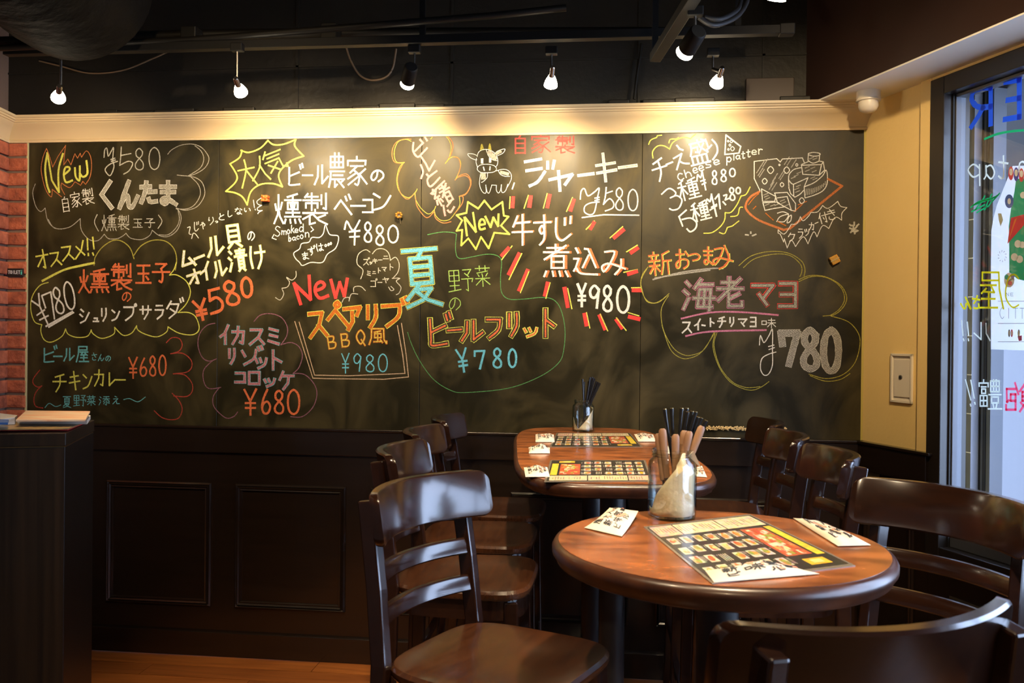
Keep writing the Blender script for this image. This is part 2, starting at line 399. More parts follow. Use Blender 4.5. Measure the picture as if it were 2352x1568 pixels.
# the moulding dies into the right wall: its end follows the wall's slant
cr = MB().loops([crown_ring(CL+UL*3, NL), crown_ring(CL, bis*kb), [Vector((XR + a*math.tan(ANG)+.004, D-a, z_top-.004+b)) for a, b in prof]])
struct(cr.build('trim_1', M['crown'], smooth=True))

# bricks at the left end of the wall and on the left wall
XB0 = at_y(66, 650).x
course = 36.1/2000*3.62
z0b = at_y(40, 361.5).z
wl_b = []
bmesh_cache = {}
wall_brick = asroot(struct(MB().box(XL-.02, D-.010, z_wt, XB0+.004, D, z_top).build('wall_brick', M['mortar'])))
def brick(parent, origin, ux, nn, a, b, z, hgt, proud, which):
    mb = MB(); j = lambda s=.0018: random.uniform(-s, s)
    P = []
    for (s, o_) in ((a, 0), (b, 0), (b, proud), (a, proud)):
        P.append(origin+ux*(s+j())+nn*o_+Vector((0,0,z+j())))
    T = [p+Vector((0,0,hgt+j())) for p in P]
    # a chiselled face: extra ring a little proud
    mb.hexa(P+T)
    c0 = [origin+ux*(a+(b-a)*fx+j())+nn*(proud+.003+j(.0012))+Vector((0,0,z+hgt*fz)) for fx, fz in ((.12,.2),(.88,.2),(.88,.8),(.12,.8))]
    f0 = [P[3], P[2], T[2], T[3]]
    mb.loops([f0, c0])
    return mb.build('brick', which, parent, bevel=.002, seg=1)
zc = z0b; n = 0
zb = z0b + course
rows = []
while zb < z_top+.02: rows.append(zb); zb += course
rows = [z0b-course*i for i in range(0, 30)] + rows
for i, z in enumerate(sorted(rows)):
    if z < z_wt-.02: continue
    hgt = course-.011
    if z+hgt > z_top: hgt = z_top-z
    if hgt < .01: continue
    par = round((z-z0b)/course)
    if par % 2: segs = [(XL+.002, XB0)]
    else: segs = [(XL+.002, XB0)]
    # joint near the corner on alternate courses
    if par % 2 == 0: brick(wall_brick, Vector((0,D,0)), Vector((1,0,0)), Vector((0,-1,0)), XL+.010, XB0-.002+random.uniform(-.002,.002), z+.004, hgt, .016, M[random.choice(('brick','brick2'))])
    else: brick(wall_brick, Vector((0,D,0)), Vector((1,0,0)), Vector((0,-1,0)), XL-.004, XB0-.002+random.uniform(-.002,.002), z+.004, hgt, .016, M[random.choice(('brick','brick2'))])
    s = .02 if par % 2 == 0 else .125
    if s > .1: brick(wall_left, CL, UL, NL, .02, s-.01, z+.004, hgt, .016, M['brick'])
    while s < 1.25:
        brick(wall_left, CL, UL, NL, s, s+.20, z+.004, hgt, .016, M[random.choice(('brick','brick2'))]); s += .21
# upper black wall: block joints and a rough ledge above the crown
led = MB()
zc_t = z_top+h_c
random.seed(3)
x = XL
while x < E0.x-.05:
    dx = random.uniform(.05, .16); led.box(x, D-.02-random.uniform(0,.015), zc_t-.02, x+dx, D, zc_t+random.uniform(.004,.03)); x += dx
led.build('rough_mortar_edge', M['black_paint'], wall_back, bevel=.004)
jt = MB()
for px in (680, 1035, 1465, 1750):
    p = at_y(px, 180); jt.box(p.x, D-.006, zc_t, p.x+.012, D, ZC)
for py in (150,):
    p = at_y(900, py); jt.box(XL, D-.006, p.z, E0.x, D, p.z+.008)
jt.build('wall_joint_strip', M['black_paint'], wall_back)
MB().box(at_y(1712,180).x, D-.02, zc_t, at_y(1822,180).x, D, at_y(1712,183).z).build('blanking_panel', M['maroon'], wall_back, bevel=.002)

# ------------------------------------------------------------------ wainscot
wn = MB().box(XL, D-.012, 0, XR+.02, D, z_wt)
wains = asroot(struct(wn.build('trim_2', M['wains'])))
MB().box(XL, D-.034, z_wt-.004, XR+.02, D, z_wt+.008).build('cap_rail', M['wains'], wains, bevel=.003)
z_fr = at_y(600, 1042, D-.03).z
MB().box(XL, D-.028, z_fr, XR+.01, D-.01, z_wt-.004).build('frieze_board', M['wains'], wains, bevel=.002)
z_bb = at_y(500, 1452, D-.03).z
MB().box(XL, D-.030, 0, XR+.01, D-.01, z_bb).build('skirting_board', M['wains'], wains, bevel=.003)
def frame(parent, org, ux, nn, a, b, z0, z1, w_=.03, mt=None):
    mt = mt or M['wains']
    pr = [(0,.0),(.0,.008),(.006,.014),(.011,.009),(.015,.017),(.021,.010),(.026,.012),(w_,.003),(w_,0)]
    cs = [(a,z0,1,1),(b,z0,-1,1),(b,z1,-1,-1),(a,z1,1,-1)]
    L = []
    for (s, z, ds, dz) in cs+[cs[0]]:
        L.append([org+ux*(s+ds*q)+nn*t+Vector((0,0,z+dz*q)) for q, t in pr])
    mb = MB(); mb.loops(L, True, False); return mb.build('panel_moulding', mt, parent)
zp1 = (at_y(248, 1097).z+at_y(795, 1120).z)/2; zp0 = (at_y(257, 1373).z+at_y(796, 1409).z)/2
O = Vector((0, D-.012, 0))
xs = [(at_y(250,1240).x, at_y(489,1240).x), (at_y(544,1240).x, at_y(796,1240).x)]
wd = xs[1][1]-xs[1][0]; gp = xs[1][0]-xs[0][1]
x = xs[1][1]+gp
while x < XR-.1: xs.append((x, min(x+wd, XR-.05))); x += wd+gp
for a, b in xs: frame(wains, O, Vector((1,0,0)), Vector((0,-1,0)), a, b, zp0, zp1)
# along the right wall
wn = MB(); wseg(wn, 0, s_jamb+.01, 0, z_wt, .012, 0)
wr_ = asroot(struct(wn.build('trim_3', M['wains'])))
t = MB(); wseg(t, 0, s_jamb+.03, z_wt-.004, z_wt+.008, .034, 0); t.build('cap_rail', M['wains'], wr_, bevel=.003)
t = MB(); wseg(t, 0, s_jamb+.01, z_fr, z_wt-.004, .028, .01); t.build('frieze_board', M['wains'], wr_, bevel=.002)
t = MB(); wseg(t, 0, WEND, 0, z_bb, .03, .01); t.build('skirting_board', M['wains'], wr_, bevel=.003)
t = MB(); wseg(t, s_jamb+.01, WEND, 0, z_win0-.03, .012, 0); t.build('panel_board', M['wains'], wr_, bevel=.002)
frame(wr_, CRN+N*.012, U, N, s_jamb+.12, s_jamb+.55, .25, z_win0-.14)
frame(wr_, CRN+N*.012, U, N, s_jamb+.65, s_jamb+1.25, .25, z_win0-.14)
frame(wr_, CRN+N*.012, U, N, .05, s_jamb-.05, zp0, zp1)

# ------------------------------------------------------------------ window wall
win = thing('window_1', None, None, (0,0,0), kind='structure')
sj2 = s_r(2165, 700, .01); s2 = s_r(2178, 700)
t = MB(); wseg(t, s_jamb-.002, sj2, z_win0-.03, z_win1, .016, -.10); wseg(t, sj2, WEND, z_win1-.062, z_win1, .016, -.10); wseg(t, sj2, WEND, z_win0-.03, z_win0+.012, .016, -.10)
t.build('window_frame', M['darkalu'], win, bevel=.003)
t = MB(); wseg(t, sj2+.006, s_g0, z_win0+.012, z_win1-.062, -.028, -.07)
wseg(t, s_g0, WEND, z_win0+.012, z_win0+.05, -.028, -.07); wseg(t, s_g0, WEND, z_win1-.073, z_win1-.062, -.028, -.07)
wseg(t, 2.2, 2.26, z_win0+.012, z_win1-.062, -.02, -.07); wseg(t, 3.5, 3.56, z_win0+.012, z_win1-.062, -.02, -.07)
t.build('sash', M['alu'], win, bevel=.002)
t = MB(); wseg(t, sj2, sj2+.006, z_win0+.012, z_win1-.062, -.02, -.07); t.build('gasket', M['blackrub'], win)
t = MB(); wseg(t, s_g0-.01, WEND, z_win0+.03, z_win1-.066, -.046, -.050); t.build('pane', M['glass'], win)
# outside: paving, neighbouring cladding, added shading canopy
pv = MB(); p = [Rw(-.9,0,-.13), Rw(S_END,0,-.13), Rw(S_END,0,-4.5), Rw(-.9,0,-4.5)]
pv.hexa([q+Vector((0,0,-.05)) for q in p]+[q for q in p]); struct(pv.build('ground', M['pave']))
sp = lambda px, o: s_r(px, 900, o)
aw = MB(); wseg(aw, s_jamb-.3, 1.6, z_win1+.03, z_win1+.10, -.12, -.60); struct(aw.build('added_canopy', M['dim']))  # canopy put in to darken the tops of the outside posts
clad = thing('cladding_wall', 'pale lavender metal cladding of the neighbouring building seen through the window', 'building', Rw(.4, 0, -1.3))
t = MB(); wseg(t, sp(2278, -1.3), 1.35, 0, 2.0, -1.30, -1.34); t.build('cladding_sheet', M['lav'], clad)
t = MB(); wseg(t, -1.3, 1.35, 2.0, 4.4, -1.27, -1.34); t.build('dark_fascia', M['dim'], clad)
post = thing('outer_post', 'grey outside post with white joint lines just beyond the window jamb', 'post', Rw(sp(2212,-.30), 0, -.3))
t = MB(); wseg(t, sp(2170,-.30), sp(2231,-.30), 0, 3.2, -.30, -.34); t.build('post_face', mat('grey_post', (.17,.18,.22), .4, noise=((30,30,3),.6,(.11,.12,.15))), post)
t = MB()
for py in (237, 506, 594, 682, 771, 860, 949, 1038, 1126, 1215):
    z = at_r(2220, py, -.30).z; wseg(t, sp(2208,-.30), sp(2231,-.30), z-.0018, z+.0018, -.299, -.3005)
t.build('joint_line', M['white'], post)
for i, (a, b, c) in enumerate(((2232, 2238, 'alu'), (2240, 2252, 'blackrub'), (2253, 2259, 'alu'), (2260, 2265, 'blackrub'), (2266, 2275, 'alu'))):
    t = MB(); wseg(t, sp(a,-.34), sp(b,-.34), 0, 3.2, -.34+.004*(i % 2), -.40)
    t.build('channel', M[c], post)

# ------------------------------------------------------------------ STROKES
GL = {}
def G(s):
    for line in s.strip().split('\n'):
        k, v = line.split('|', 1); GL[k.strip()] = v.strip()
G('''
火|20 35 30 55;82 30 68 52;50 5 50 45 42 70 10 98;50 45 62 75 95 98
熏|75 2 20 12;5 22 95 22;50 10 50 75;22 30 22 52 78 52 78 30 22 30;38 36 42 46;62 36 58 46;12 63 88 63;5 76 95 76;10 85 4 98;35 85 38 97;62 85 66 97;86 84 96 97
制|20 5 8 25;12 22 62 22;0 42 68 42;36 2 36 98;12 85 12 58 60 58 60 85;76 12 76 65;95 3 95 92 84 86
衣|50 0 50 20;5 22 95 22;48 22 5 62;30 48 30 95 50 85;88 35 62 52;45 35 65 70 95 95
製|@制 5 0 95 55;@衣 0 52 100 100
燻|@火 0 0 38 100;@熏 38 0 100 100
自|50 0 38 15;18 98 18 15 82 15 82 98;18 42 82 42;18 68 82 68;18 95 82 95
家|50 0 50 12;10 30 10 14 90 14 88 28;22 32 78 32;52 32 20 55;~35 45 60 65 55 95 42 92;48 55 10 75;56 68 12 95;88 42 62 60;60 58 95 92
玉|12 10 88 10;18 48 82 48;50 10 50 92;5 92 95 92;66 62 80 76
子|22 10 78 10 50 32;~50 32 58 60 54 95 40 90;5 48 95 48
屋|20 8 85 8 85 28;20 28 85 28;20 8 18 50 2 98;30 40 92 40;52 40 38 58 82 56;70 48 88 60;35 74 88 74;60 60 60 96;25 96 98 96
夏|8 6 92 6;55 8 44 20;25 62 25 20 76 20 76 62;25 34 76 34;25 48 76 48;25 62 76 62;46 62 10 88;38 72 72 72 50 90 10 100;34 74 60 90 95 100
里|10 50 10 5 90 5 90 50;10 27 90 27;10 50 90 50;50 5 50 92;12 70 88 70;0 95 100 88
予|15 5 82 5 52 28;30 20 62 36;2 44 95 44 86 58;52 44 52 96 36 90
野|@里 0 0 48 100;@予 52 0 100 100
菜|5 14 95 14;32 2 32 25;68 2 68 25;82 28 15 36;20 42 28 52;46 40 50 50;82 38 70 52;5 62 95 62;50 52 50 100;46 64 8 92;54 64 94 92
氵|30 8 60 20;10 36 45 48;5 95 50 60
忝|15 8 88 8;5 30 95 30;50 8 46 32 10 58;52 32 92 56;50 50 50 96 38 90;28 64 14 84;68 64 76 78;84 62 94 78
添|@氵 0 0 34 100;@忝 34 0 100 100
大|5 35 95 35;~50 2 48 40 8 98;50 40 94 98
人|~50 5 44 50 5 98;46 40 70 75 95 98
気|28 2 8 28;22 16 90 16;25 32 78 32;10 48 72 48 76 85 95 95 95 80;20 60 60 95;62 60 18 95
農|12 38 12 5 88 5 88 38;12 22 88 22;12 38 88 38;38 -6 38 38;62 -6 62 38;8 50 95 50;14 50 10 80 2 98;28 62 85 62;20 74 95 74;38 74 38 98 52 90;88 78 70 86;55 76 92 99
貝|20 74 20 4 80 4 80 74;20 27 80 27;20 50 80 50;20 74 80 74;36 80 12 98;62 80 88 98
責|15 10 85 10;20 22 80 22;50 2 50 34;5 34 95 34;@貝 18 40 82 100
漬|@氵 0 0 34 100;@責 32 0 100 100
風|15 5 14 60 2 98;15 5 82 5 84 70 98 92 98 78;65 18 30 26;32 58 32 34 68 34 68 58 32 58;49 20 49 80;28 82 70 80;64 70 76 86
糸|45 0 20 22 48 24;72 12 15 48 80 46;50 46 50 98;26 62 12 84;74 62 88 82
者|15 14 80 14;48 0 48 32;2 32 98 32;88 4 5 62;32 98 32 48 80 48 80 98;32 72 80 72;32 97 80 97
緒|@糸 0 0 42 100;@者 42 0 100 100
牛|28 5 8 40;22 28 85 24;4 58 98 56;52 0 52 100
煮|@者 0 0 100 74;12 82 4 98;36 82 40 97;62 82 67 97;86 82 96 98
込|10 6 20 22;2 42 22 42 10 72;~2 84 12 74 30 92 98 96;46 8 60 10 92 72;62 30 38 72
成|8 18 98 18;14 18 12 60 0 98;20 48 48 48 44 85 32 80;55 0 62 50 98 98 98 78;86 32 50 92;78 2 90 10
皿|12 92 12 5 88 5 88 92;38 5 38 92;62 5 62 92;0 95 100 95
盛|@成 8 0 100 60;@皿 0 62 100 100
禾|75 2 25 14;5 32 95 32;50 10 50 100;48 36 5 80;54 38 95 72
重|80 0 20 10;5 20 95 20;18 64 18 32 82 32 82 64 18 64;18 48 82 48;50 6 50 96;14 80 86 80;0 97 100 97
種|@禾 0 0 42 100;@重 42 0 100 100
付|30 2 4 50;20 28 20 100;36 30 98 30;76 4 76 96 62 88;48 48 56 66
亲|50 0 50 12;12 14 88 14;30 20 36 34;70 20 62 34;5 38 95 38;10 58 90 58;50 38 50 100;46 60 8 90;56 62 88 84
斤|85 2 25 14 24 60 4 98;26 42 98 42;68 42 68 100
新|@亲 0 0 52 100;@斤 52 0 100 100
毎|35 0 5 28;22 16 92 16;28 32 18 88 88 88;28 32 82 32 74 100;52 34 48 86;0 60 100 60
海|@氵 0 0 36 100;@毎 34 0 100 100
老|18 16 72 16;46 0 46 36;2 36 98 36;88 4 4 74;84 52 46 68;44 50 44 92 94 92 94 78
口|8 90 8 10 92 10 92 90;8 88 92 88
未|15 22 88 22;4 48 96 48;50 2 50 100;46 50 6 88;54 50 96 86
味|@口 0 25 36 70;@未 38 0 100 100
豊|18 40 18 4 82 4 82 40 18 40;18 22 82 22;40 0 40 40;60 0 60 40;5 50 95 50;25 78 25 58 75 58 75 78 25 78;36 82 42 94;64 82 58 94;0 98 100 98
富|50 0 50 10;8 26 8 12 92 12 90 24;28 26 72 26;32 50 32 34 68 34 68 50 32 50;18 98 18 58 82 58 82 98;18 77 82 77;18 97 82 97;50 58 50 97
食|50 0 5 34;50 0 95 30;50 18 50 28;22 32 22 98 50 86;22 32 76 32 76 62;22 47 76 47;22 62 76 62;88 68 68 78;45 64 94 98
包|30 2 5 40;22 22 92 22 90 66 74 60;26 40 62 40 62 62 26 62;26 40 26 92 96 92 96 76
飽|@食 0 0 50 100;@包 50 0 100 100
゛|82 0 88 18;96 -6 102 12
゜|~92 2 84 8 90 16 98 10 92 2
ア|8 12 90 12 70 42;48 28 46 65 20 95
イ|82 5 50 45 8 62;55 38 55 98
オ|5 32 95 32;62 5 62 95 48 88;60 34 8 82
カ|8 30 85 30 78 92 60 85;48 4 44 50 10 95
キ|12 32 82 24;5 62 95 52;42 2 60 98
ク|38 4 10 45;36 20 86 20 70 65 25 97
ケ|30 4 8 46;26 26 96 26;66 26 60 65 32 97
コ|12 16 86 16 86 86;8 86 90 86
ゴ|@コ 0 10 90 100;@゛ 0 0 100 100
サ|4 32 96 32;28 8 28 62;72 5 70 55 40 97
シ|15 10 40 24;5 40 30 54;12 92 55 78 92 30
ス|12 14 80 14 60 55 8 94;56 54 94 92
ズ|@ス 0 8 92 100;@゛ 0 0 100 100
タ|38 4 10 45;36 20 86 20 70 65 25 97;32 46 68 66
ダ|@タ 0 8 92 100;@゛ 0 0 105 100
チ|80 4 20 18;4 42 96 42;~54 14 52 60 25 97
ト|35 2 35 98;36 38 85 60
ニ|20 25 80 25;5 80 95 80
ヒ|18 5 18 76;~18 76 22 92 88 88;85 28 20 48
ビ|@ヒ 0 8 92 100;@゛ 0 0 100 100
フ|10 14 88 14;~88 14 78 60 25 96
プ|@フ 0 8 88 100;@゜ 0 0 100 100
ブ|@フ 0 8 88 100;@゛ 0 0 105 100
ヘ|5 60 38 25 95 82
ペ|@ヘ 0 5 100 100;~48 0 36 8 46 18 58 10 48 0
ベ|@ヘ 0 5 100 100;62 14 70 30;80 6 90 24
マ|6 16 92 16 48 66;34 48 66 86
ミ|20 8 82 20;22 42 78 52;12 74 88 92
ム|45 5 14 84 90 78;66 50 94 95
メ|80 5 60 55 12 95;24 32 84 78
ヤ|5 38 92 24 68 56;34 8 56 98
ヨ|14 12 84 12 84 92;18 50 84 50;10 90 84 90
ユ|20 20 74 20 68 84;4 86 96 86
ラ|20 10 80 10;10 38 90 38 78 70 30 97
リ|24 6 24 60;~76 4 76 55 40 97
ル|28 10 26 60 4 95;56 6 56 90 96 58
レ|25 5 25 90 92 50
ロ|12 12 88 12 88 88 12 88 12 12
ン|12 14 42 32;~12 92 60 75 94 24
ッ|10 22 22 52;42 16 52 46;~92 16 78 66 30 96
ソ|14 14 30 46;~88 8 76 60 26 96
ゾ|@ソ 0 8 88 100;@゛ 0 0 105 100
ー|4 50 96 50
一|2 55 98 50
く|70 4 24 50 78 96
ん|~52 2 30 45 6 96 30 60 46 55 52 88 70 92 96 55
た|5 26 60 24;~36 4 28 50 6 95;52 48 92 46;~50 78 60 92 96 90
ま|12 22 88 22;16 44 84 44;~50 2 50 50 50 80 34 92 18 84 24 70 48 72 92 94
の|~52 20 45 60 22 84 8 62 22 26 56 10 88 30 90 62 58 92
さ|8 32 90 24;~36 4 50 34 74 58;~20 62 18 84 40 94 74 90
し|~26 4 24 70 44 94 84 70
じ|~20 8 20 70 44 94 84 70;58 8 58 34;84 2 82 28
ゃ|~4 46 60 24 88 40 66 58;34 8 58 98;52 4 60 16
り|~24 8 20 46 32 42;~70 6 78 50 38 97
っ|~8 40 60 28 90 52 70 82 40 90
と|28 6 36 44;~84 24 30 52 16 80 46 94 90 90
な|5 26 52 22;~34 4 24 34 6 58;70 18 92 34;~66 42 68 80 46 94 30 82 48 72 90 92
い|~14 14 14 60 32 84 38 66;~76 18 90 44 92 64
す|4 26 96 24;~58 2 60 50 44 62 34 48 48 36 60 50 58 80 36 98
ず|@す 0 5 90 100;@゛ 0 0 100 100
は|~14 6 8 50 16 94;38 32 96 30;~70 6 70 76 52 92 38 80 56 70 94 92
け|~14 6 8 50 16 94;36 32 96 30;~72 4 74 56 50 97
に|~14 6 8 50 16 94;46 26 90 24;~44 66 50 88 94 86
み|~16 12 54 12 34 60 12 86 6 66 36 56 96 76;~80 40 78 70 56 97
お|8 28 62 26;~34 4 34 80 14 90 12 68 50 50 88 56 88 80 62 94;72 14 92 34
つ|~4 36 60 22 94 50 74 82 34 92
き|14 20 80 14;12 40 84 34;38 2 74 62;~24 66 22 86 46 95 76 90
え|36 4 60 14;18 36 74 32 10 94;~40 62 56 66 60 90 94 90
0|~50 3 22 18 12 50 22 84 50 97 78 84 88 50 78 18 50 3
2|~14 26 50 4 82 28 14 94 90 94
5|28 4 22 45;~22 45 60 38 86 62 72 90 14 97;28 6 84 4
6|~60 2 28 36 14 70 30 95 66 94 84 70 62 50 30 56 16 72
7|12 34 12 10 86 8 52 97
8|~72 16 50 4 26 16 28 36 52 48 78 68 76 90 50 97 24 88 22 70 46 50 70 34 74 18
9|~80 22 50 4 20 24 26 50 54 54 80 30;80 20 66 98
Y|10 4 48 46;88 2 50 46 50 98;18 54 82 54;18 72 82 72
m|~5 20 8 60 6 96;~8 50 28 20 46 40 46 94;~48 44 68 20 90 40 92 94
o|~50 8 14 50 50 94 88 50 50 8
k|30 2 20 96;76 36 26 66;40 60 84 94
e|~14 54 84 46 70 12 34 10 12 50 30 92 86 84
d|~76 44 40 34 14 68 40 94 74 70;78 0 80 96
b|18 0 20 94;~20 60 54 36 84 66 54 96 22 84
a|~80 30 40 18 12 58 40 92 78 64;~80 20 78 70 94 92
c|~84 24 44 10 12 50 40 92 88 80
n|10 12 14 94;~14 40 46 12 76 30 82 94
h|16 0 18 96;~18 60 48 36 76 56 80 96
s|~80 14 34 10 26 38 70 60 66 90 14 88
p|16 8 14 130;~16 30 54 6 86 40 56 80 18 66
l|50 0 48 96
t|~46 0 44 80 60 96 86 86;10 32 84 26
r|16 8 20 94;~20 46 44 14 84 20
B|14 4 16 96;~14 6 76 10 66 44 20 48;~20 48 88 56 78 92 16 96
Q|~50 4 10 46 50 94 88 46 50 4;56 66 92 104
S|~86 14 40 2 14 26 50 48 84 72 50 98 8 88
w|6 10 26 94 48 30 66 90 90 4
N|16 98 14 4 84 92 82 2
E|14 4 14 96;14 6 84 6;14 50 74 50;14 95 88 95
R|14 4 14 96;14 6 44 3;~44 3 78 8 88 28 70 46 44 52;44 52 14 52;44 52 60 70 90 96
O|~50 4 12 50 50 96 88 50 50 4
T|4 6 96 6;50 6 50 98
L|16 4 16 94 86 94
I|50 4 50 96
A|4 98 50 4 96 98;24 62 76 62
C|~88 18 50 2 12 50 50 98 88 82
''')
def parse(s):
    out = []
    for st in s.split(';'):
        st = st.strip()
        if not st: continue
        if st[0] == '@':
            k, a, b, c, d = st[1:].split(); a, b, c, d = map(float, (a, b, c, d))
            for sm, pts in parse(GL[k]):
                out.append((sm, [(a+(c-a)*x/100, b+(d-b)*y/100) for x, y in pts]))
        else:
            sm = st[0] == '~'; v = list(map(float, st.lstrip('~').split()))
            out.append((sm, list(zip(v[::2], v[1::2]))))
    return out
def smooth(pts, k=5):
    if len(pts) < 3: return pts
    closed = (abs(pts[0][0]-pts[-1][0])+abs(pts[0][1]-pts[-1][1])) < 1e-3
    n = len(pts); out = []
    for i in range(n-1):
        p0 = pts[i-1] if i else (pts[-2] if closed else pts[0]); p1, p2 = pts[i], pts[i+1]
        p3 = pts[i+2] if i+2 < n else (pts[1] if closed else pts[-1])
        for j in range(k):
            t = j/k
            out.append(tuple(.5*((2*p1[q])+(-p0[q]+p2[q])*t+(2*p0[q]-5*p1[q]+4*p2[q]-p3[q])*t*t+(-p0[q]+3*p1[q]-3*p2[q]+p3[q])*t**3) for q in (0, 1)))
    out.append(pts[-1]); return out
REG = {'R1':(60,300,4.9),'R2':(60,600,4.126),'R3':(400,300,4.2),'R4':(400,560,3.734),'S1':(880,290,6.532),'S2':(1040,300,4.611),'S3':(900,540,4.126),
       'S4':(1100,440,4.6125),'S5':(1470,300,6.031),'S6':(1690,330,6.273),'S7':(1470,550,4.356),'W1':(2132,100,3.409),'W2':(2132,540,3.409),'B':(0,320,2.305)}
def board_map(px, py): p = at_y(px, py, D-.010); return (p.x, p.z)
STR = [0]
def strip(mb, pts, wd, put, lay):
    """pts in metres on a plane; a ribbon with split corners and blunt ends"""
    runs = [[pts[0]]]
    for i in range(1, len(pts)):
        if (abs(pts[i][0]-pts[i-1][0])+abs(pts[i][1]-pts[i-1][1])) < 1e-5: continue
        runs[-1].append(pts[i])
        if i < len(pts)-1:
            a = Vector((pts[i][0]-pts[i-1][0], pts[i][1]-pts[i-1][1])); b = Vector((pts[i+1][0]-pts[i][0], pts[i+1][1]-pts[i][1]))
            if a.length > 1e-6 and b.length > 1e-6 and a.angle(b) > .75: runs.append([pts[i]])
    for r in runs:
        if len(r) < 2: continue
        STR[0] = (STR[0]+1) % 24; sub = STR[0]*.06
        P = [Vector(p) for p in r]; n = len(P)
        P[0] = P[0]-(P[1]-P[0]).normalized()*wd*.38; P[-1] = P[-1]+(P[-1]-P[-2]).normalized()*wd*.38
        vs = []
        for i in range(n):
            t = (P[min(i+1, n-1)]-P[max(i-1, 0)]).normalized(); nn = Vector((-t.y, t.x))
            ww = wd*.5*(1+random.uniform(-.10, .10))
            q = lay+sub+.25*i/n; vs += [put(P[i]+nn*ww, q), put(P[i]-nn*ww, q)]
        mb.add(vs, [(2*i, 2*i+1, 2*i+3, 2*i+2) for i in range(n-1)])
def bput(p, lay): return (p[0], D-.0104-.00025*lay, p[1])
chb = thing('chalkboard', 'long black wall chalkboard filled with handwritten coloured menu items and prices', 'chalkboard', (0, D, 0))
PXM = (at_y(1176,650).x-at_y(1175,650).x)            # metres per photo pixel on the board
LAYER = [0]
def tf(reg, pts):
    ox, oy, k = REG[reg]; return [board_map(ox+x/k, oy+y/k) for x, y in pts]
def glyph_strokes(items):
    """items 'ch x0 y0 x1 y1 [rot]|...' in crop coordinates, or raw strokes after a leading !"""
    out = []
    for it in items.split('|'):
        it = it.strip()
        if not it: continue
        if it[0] == '!':
            for sm, pts in parse(it[1:]): out.append((sm, pts))
            continue
        q = it.split(); ch = q[0]; x0, y0, x1, y1 = map(float, q[1:5]); rot = math.radians(float(q[5])) if len(q) > 5 else 0
        cx, cy = (x0+x1)/2, (y0+y1)/2
        for sm, pts in parse(GL[ch]):
            o = []
            for x, y in pts:
                X = x0+(x1-x0)*x/100-cx; Y = y0+(y1-y0)*y/100-cy
                o.append((cx+X*math.cos(rot)-Y*math.sin(rot), cy+X*math.sin(rot)+Y*math.cos(rot)))
            out.append((sm, o))
    return out
def write(reg, items, layers, name='chalk_lettering', label=None):
    """layers: [(colour, width in crop units, (dx,dy))]"""
    k = REG[reg][2]; S = glyph_strokes(items)
    first = None
    base = LAYER[0] % 3
    for li, L in enumerate(layers):
        col, wd = L[0], L[1]; dx, dy = L[2] if len(L) > 2 else (0, 0)
        mb = MB()
        for sm, pts in S:
            pts = [(x+dx, y+dy) for x, y in pts]
            if sm: pts = smooth(pts)
            strip(mb, tf(reg, pts), wd/k*PXM, bput, li*1.6+base*.3)
        o = mb.build(name, CH[col], chb if first is None else first, world=(first is None))
        if first is None:
            first = o
            if label: o['label'] = label
        else:
            o.name = 'chalk_marking'; o.parent = first; o.matrix_parent_inverse = Matrix.Identity(4)
    LAYER[0] += 1
    return first

# board panels
XB = [at_y(68,650).x, at_y(503,650).x, at_y(967,650).x, at_y(1472,650).x, XR]
for i in range(4):
    MB().box(XB[i]+.0009, D-.010, z_wt+.006, XB[i+1]-.0009, D-.001, z_top).build('board_panel', M['board'], chb, bevel=.0008, seg=1)
MB().box(XB[0]-.009, D-.014, z_wt+.006, XB[0]-.001, D-.001, z_top).build('edge_strip', mat('dusty_edge', (.45,.42,.22), .6), chb)
MB().box(XR-.004, D-.012, z_wt+.006, XR+.004, D-.002, z_top).build('edge_strip', mat('yellow_edge', (.40,.33,.08), .6), chb)

